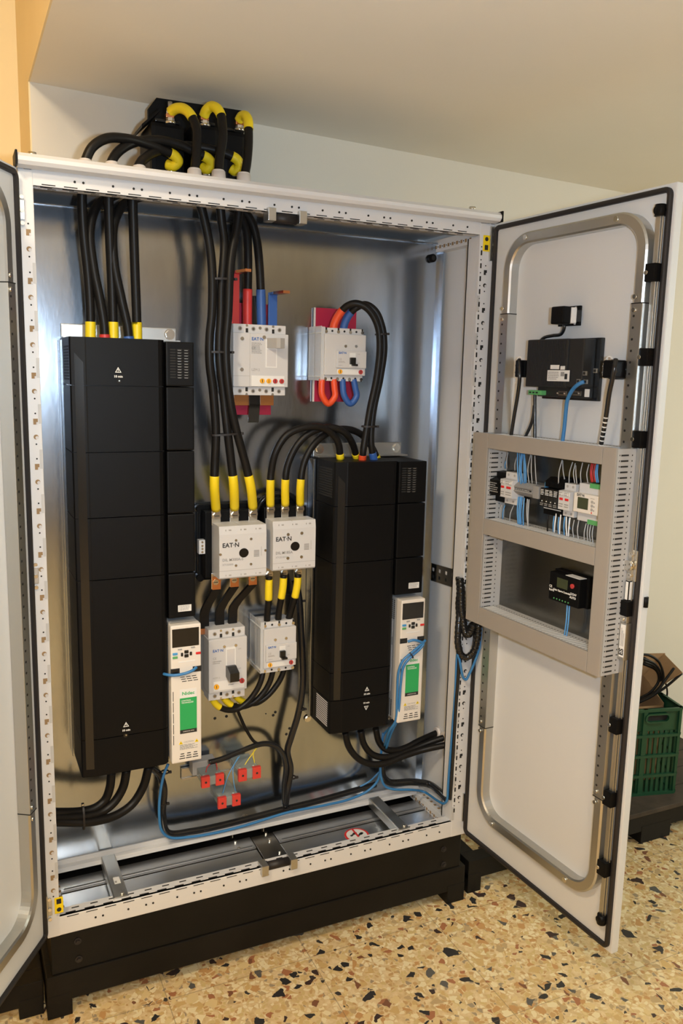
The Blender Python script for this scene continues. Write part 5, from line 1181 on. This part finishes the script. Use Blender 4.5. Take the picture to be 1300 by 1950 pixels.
# ------------------------------------------------------------------ grey slotted ducts framing the control plate
YD, YB = -.078, -.008
xa, xb, zc, zd = rect(R, YD, (902, 826), (1173, 849), (1141, 1285), (887, 1184))
u0, u1, uz0, uz1 = rect(R, YD, (924, 855), (1143.6, 882.5), (1133.5, 1040), (921, 990))
l0, l1, lz0, lz1 = rect(R, YD, (918, 1018.6), (1130.8, 1075), (1120, 1239.6), (914, 1159))
xl, xr = (u0 + l0) / 2, (u1 + l1) / 2
def duct(label, x0, x1, z0, z1, vert):
    t = thing('cable_duct', label, 'cable duct', ((x0 + x1) / 2, 0, z0), R)
    MB(R).box(x0, x1, YD, YD + .006, z0, z1, '', .0015).build('duct_cover', 'duct_grey', t)
    sides = []
    if vert:
        for s, x in ((-1, x0 + .001), (1, x1 - .003)):
            b = MB(R); b.box(x, x + .002, YD + .006, YB, z0 + .002, z1 - .002, 'duct_side')
            z = z0 + .010; xs = x - .0003 if s < 0 else x + .002
            k = 0
            while z < z1 - .012:
                b.box(xs, xs + .0004, YD + .012, YD + .014, z - .001, z + .002, 'hole_dark')
                b.box(xs, xs + .0004, YD + .017, YD + .040, z - .0015, z + .0020, 'hole_dark'); b.box(xs, xs + .0004, YD + .050, YD + .0525, z - .0015, z + .0015, 'hole_dark')
                xi = x + .002 if s < 0 else x - .0004
                b.box(xi, xi + .0004, YD + .017, YD + .040, z - .0015, z + .0020, 'hole_dark'); b.box(xi, xi + .0004, YD + .050, YD + .0525, z - .0015, z + .0015, 'hole_dark')
                z += .0125; k += 1
            b.build('duct_wall', 'duct_side', t)
    else:
        for s, z in ((-1, z0 + .001), (1, z1 - .003)):
            b = MB(R); b.box(x0 + .001, x1 - .001, YD + .006, YB, z, z + .002, 'duct_side')
            x = x0 + .010
            while x < x1 - .008:
                for zs in ((z + .002), (z - .0004)): b.box(x - .0022, x + .0022, YD + .012, YD + .044, zs, zs + .0004, 'label_white' if zs > z else 'hole_dark'); b.box(x - .0012, x + .0012, YD + .052, YD + .055, zs, zs + .0004, 'hole_dark')
                x += .0105
            b.build('duct_wall', 'duct_side', t)
    MB(R).box(x0 + .001, x1 - .001, YB, YB + .002, z0 + .001, z1 - .001, '').build('duct_base', 'duct_side', t)
    return t
duct('vertical grey cable duct at the left of the door frame, beside the hinge', xa, xl, zc, zd, True)
duct('vertical grey cable duct at the right of the door frame, beside the lock rod', xr, xb, zc, zd, True)
duct('topmost horizontal grey cable duct on the right door', xl + .001, xr - .001, uz1, zd, False)
duct('middle horizontal grey cable duct on the right door, between the two openings', xl + .001, xr - .001, lz1, uz0, False)
duct('lowest horizontal grey cable duct on the right door', xl + .001, xr - .001, zc, lz0, False)
tag(MB(R).box(xa + .01, xb - .004, -.0065, -.001, zc + .002, zd - .002, '', .0008).build('control_plate', 'plate_steel', base=(xa, 0, zc)), 'bare metal control plate on the right door, framed by the grey ducts', 'mounting plate')
# devices of the upper opening, standing on a rail
YR = -.0075
a = rect(R, -.014, (924, 930), (1140, 975), (1140, 985), (924, 940))
b = MB(R); zm = (uz0 + uz1) / 2; b.box(xl + .004, xr - .002, -.012, -.0075, zm - .013, zm + .013, ''); 
for z in (zm - .016, zm + .016): b.box(xl + .004, xr - .002, -.016, -.0075, z - .002, z + .002, '')
tag(b.build('mounting_rail', 'zinc', base=(xl, 0, zm)), 'zinc mounting rail across the upper opening of the door ducts', 'mounting rail')
def rr(y, tl, tr, br, bl): return rect(R, y, tl, tr, br, bl)
def small_breaker(label, a, name='fuse_holder'):
    """rail-mounted module: narrow body stepped forward in the middle"""
    x0, x1, z0, z1 = a; t = thing(name, label, 'rail module', ((x0 + x1) / 2, 0, z0), R); h = z1 - z0
    b = MB(R); b.prism([(-.018, z0 + .001), (-.042, z0), (-.042, z0 + h * .20), (-.060, z0 + h * .22), (-.060, z0 + h * .78), (-.042, z0 + h * .80), (-.042, z1), (-.018, z1 - .001)], 'x', x0, x1, ''); bd = b.build('body', 'device_cream', t)
    MB(R).box((x0 + x1) / 2 - (x1 - x0) * .32, (x0 + x1) / 2 + (x1 - x0) * .32, -.0610, -.058, z0 + h * .50, z0 + h * .575, '', .001).build('red_indicator', 'signal_red', t)
    b = MB(R)
    for z in (z0 + h * .09, z1 - h * .09): b.cyl(((x0 + x1) / 2, -.042, z), ((x0 + x1) / 2, -.0424, z), .0034, 'device_dark_grey', 10)
    scribble(b, x0 + .002, x1 - .002, -.0604, z0 + h * .28, z0 + h * .42, 2, 'print_grey', 3); b.box(x0 + .002, x1 - .002, -.0625, -.058, z0 + h * .64, z0 + h * .76, 'label_white', .001); scribble(b, x0 + .003, x1 - .003, -.0629, z0 + h * .65, z0 + h * .75, 2, 'print_grey', 5)
    b.build('marking', 'print_grey', bd); return t
A1 = rr(-.042, (924, 897), (934, 897), (936, 953), (925, 951)); h_ = A1[3] - A1[2]
small_breaker('white rail module half hidden at the far left of the upper duct opening', (A1[0], A1[0] + .017, A1[2] - .005, A1[3]))
x0, x1, z0, z1 = rr(-.055, (929, 909), (956, 908), (956, 947), (929, 944))
t = thing('power_supply', 'black rail-mounted power supply between the white modules at the left of the upper duct opening', 'power supply', ((x0 + x1) / 2, 0, z0), R); h = z1 - z0
b = MB(R); b.prism([(-.018, z0 - .012), (-.040, z0 - .014), (-.040, z0 + .002), (-.062, z0 + .006), (-.062, z1 - .006), (-.040, z1), (-.040, z1 + .014), (-.018, z1 + .016)], 'x', x0, x1, ''); b.build('body', 'device_black' if 'device_black' in MATS else 'black_plastic', t)
b = MB(R); scribble(b, x0 + .006, x1 - .008, -.0626, z0 + .012, z1 - .012, 5, 'print_grey', 12); b.build('printing', 'print_grey', t)
A2 = rr(-.042, (963, 900), (985, 899), (985, 960), (961, 960))
small_breaker('white rail module with a red indicator left of the grey terminal strip', (A2[0], A2[0] + .020, A2[2], A2[3]))
small_breaker('white rail module directly left of the grey terminal strip', (A2[0] + .0203, A2[1], A2[2], A2[3]))
# grey terminal strip of slices
x0, x1, z0, z1 = rr(-.05, (977, 916), (1026, 925), (1026, 951), (975, 943)); t = thing('terminal_strip', 'grey terminal strip of thin slices in the middle of the upper duct opening', 'terminal strip', ((x0 + x1) / 2, 0, z0), R)
n = 11; d = (x1 - x0) * .78 / n
for k in range(n):
    b = MB(R); b.prism([(-.018, z0 + .003), (-.038, z0), (-.048, z0 + .006), (-.055, z0 + .012), (-.052, (z0 + z1) / 2 - .002), (-.052, (z0 + z1) / 2 + .002), (-.055, z1 - .012), (-.048, z1 - .006), (-.038, z1), (-.018, z1 - .003)], 'x', x0 + d * k + .0002, x0 + d * (k + 1) - .0003, ''); b.build('terminal', 'din_grey', t)
MB(R).box(x0 + d * n, x1, -.052, -.018, z0 + .002, z1 - .002, '', .002).build('end_bracket', 'din_grey', t)
b = MB(R); b.box(x0 + .006, x0 + d * n - .004, -.0532, -.050, (z0 + z1) / 2 - .0018, (z0 + z1) / 2 + .0018, 'hole_dark'); scribble(b, x0 + .008, x0 + d * n - .006, -.0537, (z0 + z1) / 2 - .0012, (z0 + z1) / 2 + .0012, 1, 'label_white', 4); b.build('marker_strip', 'hole_dark', t)
# four relays in their sockets
X0, X1, Z0, Z1 = rr(-.05, (1034, 927), (1067, 934), (1067, 971), (1034, 962))
wv = (X1 - X0) / 4
MB_ = None
t = thing('rail_clamp', 'light blue clamp at the left end of the black relays', 'rail clamp', (X0 - .006, 0, Z0), R); MB(R).box(X0 - .011, X0 - .0005, -.050, -.018, Z0 + .002, Z1 - .002, '', .002).build('body', 'relay_blue', t); MB(R).box(X0 - .009, X0 + .004, -.040, -.018, Z1 - .002, Z1 + .012, '', .002).build('lever', 'relay_blue', t)
for k in range(4):
    a0, a1 = X0 + wv * k + .0003, X0 + wv * (k + 1) - .0003
    t = thing('relay', ['leftmost', 'second', 'third', 'rightmost'][k] + ' of the four black plug-in relays in the upper duct opening', 'relay', ((a0 + a1) / 2, 0, Z0), R)
    b = MB(R); b.prism([(-.018, Z0 - .022), (-.046, Z0 - .020), (-.046, Z0 - .002), (-.034, Z0), (-.034, Z1), (-.046, Z1 + .002), (-.046, Z1 + .016), (-.030, Z1 + .026), (-.018, Z1 + .026)], 'x', a0, a1, ''); b.build('socket', 'black_plastic', t)
    MB(R).box(a0, a1, -.060, -.034, Z0, Z1, '', .001).build('relay_body', 'black_gloss', t)
    b = MB(R); scribble(b, a0 + .001, a1 - .001, -.0605, Z1 - .018, Z1 - .003, 4, 'label_white', k); b.cyl(((a0 + a1) / 2, -.0605, Z0 + .014), ((a0 + a1) / 2, -.060, Z0 + .014), .0016, 'label_white', 8); scribble(b, a0 + .001, a1 - .001, -.0605, Z0 + .002, Z0 + .010, 2, 'print_grey', k + 4); b.box(a0, a1, -.0466, -.045, Z0 - .006, Z0 - .004, 'label_white'); b.build('printing', 'label_white', t)
A3 = rr(-.042, (1075, 919), (1095, 923), (1094, 986), (1072, 982)); wm = (A3[1] - A3[0]) / 2
small_breaker('left one of the two white modules with red indicators beside the logic controller', (A3[0], A3[0] + wm - .0003, A3[2], A3[3])); small_breaker('right one of the two white modules with red indicators beside the logic controller', (A3[0] + wm, A3[1], A3[2], A3[3]))
x0, x1, z0, z1 = rr(-.058, (1093, 937), (1140, 946), (1137, 983), (1090, 973))
t = thing('logic_controller', 'white logic controller with a dark green screen at the right of the upper duct opening', 'controller', ((x0 + x1) / 2, 0, z0), R)
MB(R).box(x0, x1, -.058, -.018, z0, z1, '', .002).build('front', 'pod_cream', t); MB(R).box(x0 + .001, x1 - .001, -.044, -.018, z0 - .022, z1 + .022, '', .002).build('body', 'device_cream', t)
wd = x1 - x0; h = z1 - z0
b = MB(R); b.box(x0 + wd * .17, x0 + wd * .60, -.0588, -.056, z0 + h * .20, z0 + h * .80, '', .001); b.build('screen', 'lcd_green', t)
b = MB(R)
for f in (.66, .46, .26): b.cyl((x0 + wd * .76, -.058, z0 + h * f), (x0 + wd * .76, -.0592, z0 + h * f), .0035, 'device_dark_grey', 12); b.cyl((x0 + wd * .84, -.058, z0 + h * (f - .03)), (x0 + wd * .84, -.0588, z0 + h * (f - .03)), .002, 'device_dark_grey', 10)
b.cyl((x0 + wd * .76, -.058, z0 + h * .10), (x0 + wd * .76, -.0588, z0 + h * .10), .0018, 'signal_red', 10); b.build('buttons', 'device_dark_grey', t)
text('EAT\u00b7N', .0085, x0 + wd * .13, -.0585, z0 + h * .905, 'print_black', t, R, 'LEFT', bold=.0003)
b = MB(R); scribble(b, x0 + wd * .68, x0 + wd * .90, -.0584, z0 + h * .80, z0 + h * .86, 1, 'print_grey', 2); b.build('printing', 'print_grey', t)
for z in (z1 + .014, z0 - .026):
    MB(R).box(x0 + wd * .46, x1, -.046, -.030, z, z + .011, '', .001).build('green_terminal', 'connector_green', t)
# controller of the lower opening
x0, x1, z0, z1 = rr(-.04, (1048, 1089), (1107, 1101), (1104, 1158), (1047, 1142))
x1d = at(1128, 1100, -.008, R).x
t = thing('charge_controller', 'black charge controller with a red button in the lower duct opening', 'controller', ((x0 + x1) / 2, 0, z0), R); wd = x1 - x0; h = z1 - z0
MB(R).box(x0, x1, -.045, -.008, z0, z1, '', .003).build('housing', 'black_plastic', t); hs = MB(R).box(x0 - .006, x1 + .006, -.022, -.0075, z0 - .002, z1 + .003, '', .002).build('mounting_base', 'black_plastic', t)
b = MB(R); b.box(x0 + wd * .27, x0 + wd * .62, -.0457, -.044, z0 + h * .52, z0 + h * .86, ''); b.build('screen', 'lcd_green', t)
b = MB(R); b.cyl((x0 + wd * .79, -.045, z0 + h * .72), (x0 + wd * .79, -.049, z0 + h * .72), .0058, '', 16); b.build('button', 'dial_red', t)
text('CE', .0085, x0 + wd * .07, -.0457, z0 + h * .48, 'print_white', t, R, bold=.0002); text('RoHS', .0075, x0 + wd * .11, -.0457, z0 + h * .36, 'print_white', t, R, bold=.0003)
text('Solar Charge Controller', .0066, x0 + wd * .46, -.0457, z0 + h * .41, 'print_white', t, R, bold=.00025, sx=.92); text('12/24V', .0075, x0 + wd * .82, -.0457, z0 + h * .44, 'print_white', t, R, bold=.0002); text('AUTO', .0075, x0 + wd * .81, -.0457, z0 + h * .32, 'print_white', t, R, bold=.0003)
b = MB(R)
for k in range(6): b.cyl((x0 + wd * (.20 + .095 * k), -.045, z0 + h * .10), (x0 + wd * (.20 + .095 * k), -.0458, z0 + h * .10), .0019, '', 10)
b.build('terminal_screws', 'connector_green', t)
b = MB(R); b.box(x0 + wd * .52, x1 - .002, -.044, -.014, z1 + .0002, z1 + .0012, ''); b.build('top_sticker', 'label_white', t)
# thin wires of the control plate
def wires(m, grp, lab, lst, r=.0013, start=0):
    for k, (a_, b_, bow, y) in enumerate(lst):
        p, q = at(*a_, y, R), at(*b_, y, R); mid = (p + q) / 2 + Vector((bow, -.004, 0))
        cable('wire', lab, 'wire', [p, mid, q], r, m, group=grp, F=R, n=6, per=6)
wires('blue_wire', 'blue wires above the terminal strip', 'thin light blue wire rising from the grey terminal strip into the top duct', [((987, 920), (985, 862), .003, -.04), ((991, 920), (989, 862), .004, -.042), ((995, 921), (995, 863), -.002, -.04), ((998, 921), (997, 864), .005, -.042), ((1001, 920), (998, 864), .007, -.04), ((992, 922), (993, 863), -.003, -.045)], .0018)
wires('blue_wire', 'blue wires below the terminal strip', 'thin light blue wire dropping from the grey terminal strip into the middle duct', [((987, 946), (986, 998), .001, -.04), ((990, 946), (988, 999), .002, -.042), ((994, 947), (992, 1000), .001, -.04), ((998, 948), (996, 1001), .002, -.042), ((992, 946), (990, 999), -.001, -.044)], .0018)
wires('grey_wire', 'grey wires above the terminal strip', 'thin grey wire between the grey terminal strip and the top duct', [((1007, 920), (1010, 866), -.003, -.04), ((1013, 921), (1012, 867), .002, -.04), ((1021, 922), (1018, 868), .004, -.04)])
wires('grey_wire', 'grey wires below the terminal strip', 'thin grey wire between the grey terminal strip and the middle duct', [((1004, 950), (1005, 1003), .001, -.04), ((1007, 951), (1005, 1003), .003, -.042)], .0016)
wires('grey_wire', 'grey wires at the left modules', 'thin grey wire at the left modules of the upper opening', [((965, 892), (967, 862), .001, -.03), ((980, 896), (984, 870), .001, -.03), ((978, 962), (970, 992), 0, -.03), ((955, 962), (951, 988), 0, -.03)])
wires('blue_wire', 'blue wires at the left modules', 'thin blue wire at the left modules of the upper opening', [((962, 892), (964, 876), .001, -.03), ((961, 962), (957, 988), .001, -.03)], .0015)
wires('grey_wire', 'grey wires above the relays and controller', 'thin grey wire rising from the relays and logic controller into the top duct', [((1063, 921), (1070, 876), 0, -.045), ((1075, 915), (1071, 877), .002, -.03), ((1083, 920), (1090, 880), 0, -.035), ((1094, 920), (1095, 882), -.001, -.04), ((1098, 921), (1096, 886), .003, -.04), ((1106, 921), (1109, 881), 0, -.04), ((1119, 920), (1121, 884), -.001, -.04)])
wires('red_wire', 'red wires into the controller', 'thin red wire from the top duct into the logic controller', [((1126, 918), (1126, 882), .001, -.04), ((1129, 918), (1129, 883), 0, -.042), ((1133, 918), (1133, 883), 0, -.04)], .0017)
wires('blue_wire', 'blue wires into the controller', 'thin blue wire from the top duct into the logic controller', [((1136, 919), (1136, 884), 0, -.04), ((1139, 919), (1138, 884), .001, -.042)], .0017)
wires('white_wire', 'white wires below the relays', 'thin white wire dropping from the relays and modules into the middle duct', [((1059, 978), (1055, 1014), .003, -.045), ((1067.5, 980), (1065, 1018), .003, -.045), ((1078, 984), (1079, 1021), .003, -.045), ((1085, 986), (1082, 1022), .003, -.045)], .0017)
wires('blue_wire', 'blue wires below the relays', 'thin blue wire dropping from the relays and modules into the middle duct', [((1056, 977), (1053, 1013), .002, -.04), ((1064.5, 979), (1063, 1017), .002, -.04), ((1075, 984), (1074, 1019), .002, -.04), ((1084, 985), (1085, 1008), .001, -.035)], .0016)
wires('black_cable', 'black wires below the relays', 'thin black wire dropping from the leftmost relay into the middle duct', [((1045, 972), (1042, 1012), .002, -.04)], .002)
wires('grey_wire', 'grey wires below the controller', 'thin grey wire dropping from the logic controller into the middle duct', [((1116, 996), (1112, 1030), .001, -.035), ((1120, 996), (1119, 1032), .001, -.035), ((1125, 998), (1124, 1033), 0, -.035), ((1130, 998), (1129, 1036), 0, -.035), ((1093, 990), (1092, 1024), 0, -.035), ((1102, 990), (1101, 1028), 0, -.035)])
wires('blue_wire', 'blue wires below the charge controller', 'thin blue wire dropping from the charge controller into the lowest duct', [((1080, 1150), (1074, 1211), .006, -.035), ((1084, 1151), (1078, 1213), .006, -.035)], .0019)

# ================================================================== crate, box and cables in the corner
YC = .075
zb = -.097
c0 = at(1289, 1420, YC)
CF = Frame((c0.x, YC, 0), math.radians(-14))              # front right corner of the crate, slightly turned
LC, DC = .42, .25
hC = at(1262, 1348, .0, CF).z - zb; cz1 = zb + hC
t = thing('plastic_crate', 'green slatted plastic crate on the black pallet behind the right door', 'crate', (-LC / 2, DC / 2, zb), CF)
def crate_side(name, n_cols, L, to):
    """panel of length L; to(s, d, z) maps along, outwards, up"""
    b = MB(CF)
    def bx(s0, s1, d0, d1, z0, z1):
        p, q = to(s0, d0, z0), to(s1, d1, z1); b.box(p[0], q[0], p[1], q[1], p[2], q[2], '')
    bx(0, L, 0, .004, zb + hC * .74, zb + hC)
    for f in (1.0, .705, .47, .24, .03): bx(0, L, -.010, .004, zb + hC * f - .010, zb + hC * f)
    for k in range(n_cols + 1): s = L * k / n_cols; bx(max(0, s - .008), min(L, s + .008), -.008, .004, zb, zb + hC)
    for k in range(n_cols):
        m = 7; w_ = L / n_cols
        for j in range(m): s = w_ * k + w_ * (j + .5) / m; bx(s - w_ * .040, s + w_ * .040, -.002, .003, zb + .01, zb + hC * .74)
    return b.build(name, 'crate_green', t)
crate_side('front_panel', 3, LC, lambda s, d, z: (-s, d, z))
crate_side('back_panel', 3, LC, lambda s, d, z: (-s, DC - d, z))
crate_side('side_panel', 2, DC, lambda s, d, z: (-d, s, z))
crate_side('side_panel', 2, DC, lambda s, d, z: (-LC + d, s, z))
MB(CF).box(-LC + .004, -.004, .004, DC - .004, zb, zb + .006, '').build('crate_base', 'crate_green', t)
p0, p1 = at(1227, 1370, 0, CF), at(1272, 1362, 0, CF)
hx0, hx1, hz = p0.x, p1.x, (p0.z + p1.z) / 2
n = 12; hh = .015
ring = [Vector((hx1 - hh + hh * math.cos(a), -.006, hz + hh * math.sin(a))) for a in [-PI / 2 + PI * k / n for k in range(n + 1)]] + [Vector((hx0 + hh + hh * math.cos(a), -.006, hz + hh * math.sin(a))) for a in [PI / 2 + PI * k / n for k in range(n + 1)]]
b = MB(CF); b.sweep(ring, [(-.006, -.003), (.006, -.003), (.006, .003), (-.006, .003)], '', up=(0, 1, 0), closed=True); b.build('handle_rim', 'crate_green', t)
b = MB(CF); b.faces([v + Vector((0, .0055, 0)) for v in ring], [tuple(range(len(ring)))], ''); b.build('handle_opening', 'hole_dark', t)
# cardboard box in the crate with its flaps up
bx0, bx1, by0, by1 = -LC + .03, -.012, .085, DC - .02
t = thing('cardboard_box', 'open brown cardboard box standing in the green crate', 'cardboard box', ((bx0 + bx1) / 2, (by0 + by1) / 2, zb + .008), CF)
zt_ = cz1 + .035
b = MB(CF); b.box(bx0, bx1, by0, by0 + .004, zb + .008, cz1 - .03, ''); b.box(bx0, bx1, by1 - .004, by1, zb + .008, zt_, ''); b.box(bx0, bx0 + .004, by0, by1, zb + .008, zt_, '')
b.prism([(by0, zb + .008), (by1, zb + .008), (by1, zt_), (by0, cz1 - .02)], 'x', bx1 - .004, bx1, ''); b.box(bx0, bx1, by0, by1, zb + .008, zb + .012, ''); b.build('body', 'cardboard', t)
fz = at(1255, 1244, by1, CF).z; xm = at(1268, 1260, by1, CF).x
b = MB(CF); b.prism([(bx0, zt_), (xm, zt_), (xm - .010, fz), (bx0, fz + .01)], 'y', by1 - .004, by1, ''); b.build('flap', 'cardboard', t)
ed = bx1 + .075
b = MB(CF); b.faces([(bx1 - .004, by0 + .06, cz1 + .01), (bx1 - .004, by1, zt_), (ed, by1, fz), (ed, by0 + .02, fz - .03), (bx1, by0 + .06, cz1 + .007), (bx1, by1, zt_ - .003), (ed + .004, by1, fz - .003), (ed + .004, by0 + .02, fz - .033)], [(0, 1, 2, 3), (7, 6, 5, 4), (0, 4, 5, 1), (1, 5, 6, 2), (2, 6, 7, 3), (3, 7, 4, 0)], ''); b.build('flap', 'cardboard', t)
CG = 'black cables coiled in the cardboard box'
for k, pts in enumerate(([(1216, 1338), (1246, 1322), (1270, 1290), (1283, 1272)], [(1220, 1336), (1262, 1312), (1298, 1282)], [(1212, 1336), (1244, 1320), (1262, 1298), (1255, 1262), (1236, 1248), (1222, 1246)], [(1205, 1335), (1238, 1318), (1254, 1295), (1246, 1270), (1226, 1260)], [(1210, 1338), (1246, 1316), (1259, 1290), (1248, 1266), (1222, 1254)], [(1226, 1252), (1252, 1270), (1266, 1298), (1270, 1318), (1268, 1334)], [(1205, 1340), (1232, 1328), (1254, 1306), (1250, 1278), (1224, 1264)])):
    lab = ['black cable end in the cardboard box pointing up at the middle', 'black cable end in the cardboard box pointing to the right edge'][k] if k < 2 else 'loop of black cable coiled in the cardboard box behind the right door'
    cable('coiled_cable', lab, 'cable', [at(u, v, .10 + .013 * k, CF) for u, v in pts], .0048 if k != 5 else .0034, 'black_cable', group=CG if k > 1 else None, F=CF, n=8)
for o in BASES:
    if '_b' in o: del o['_b']
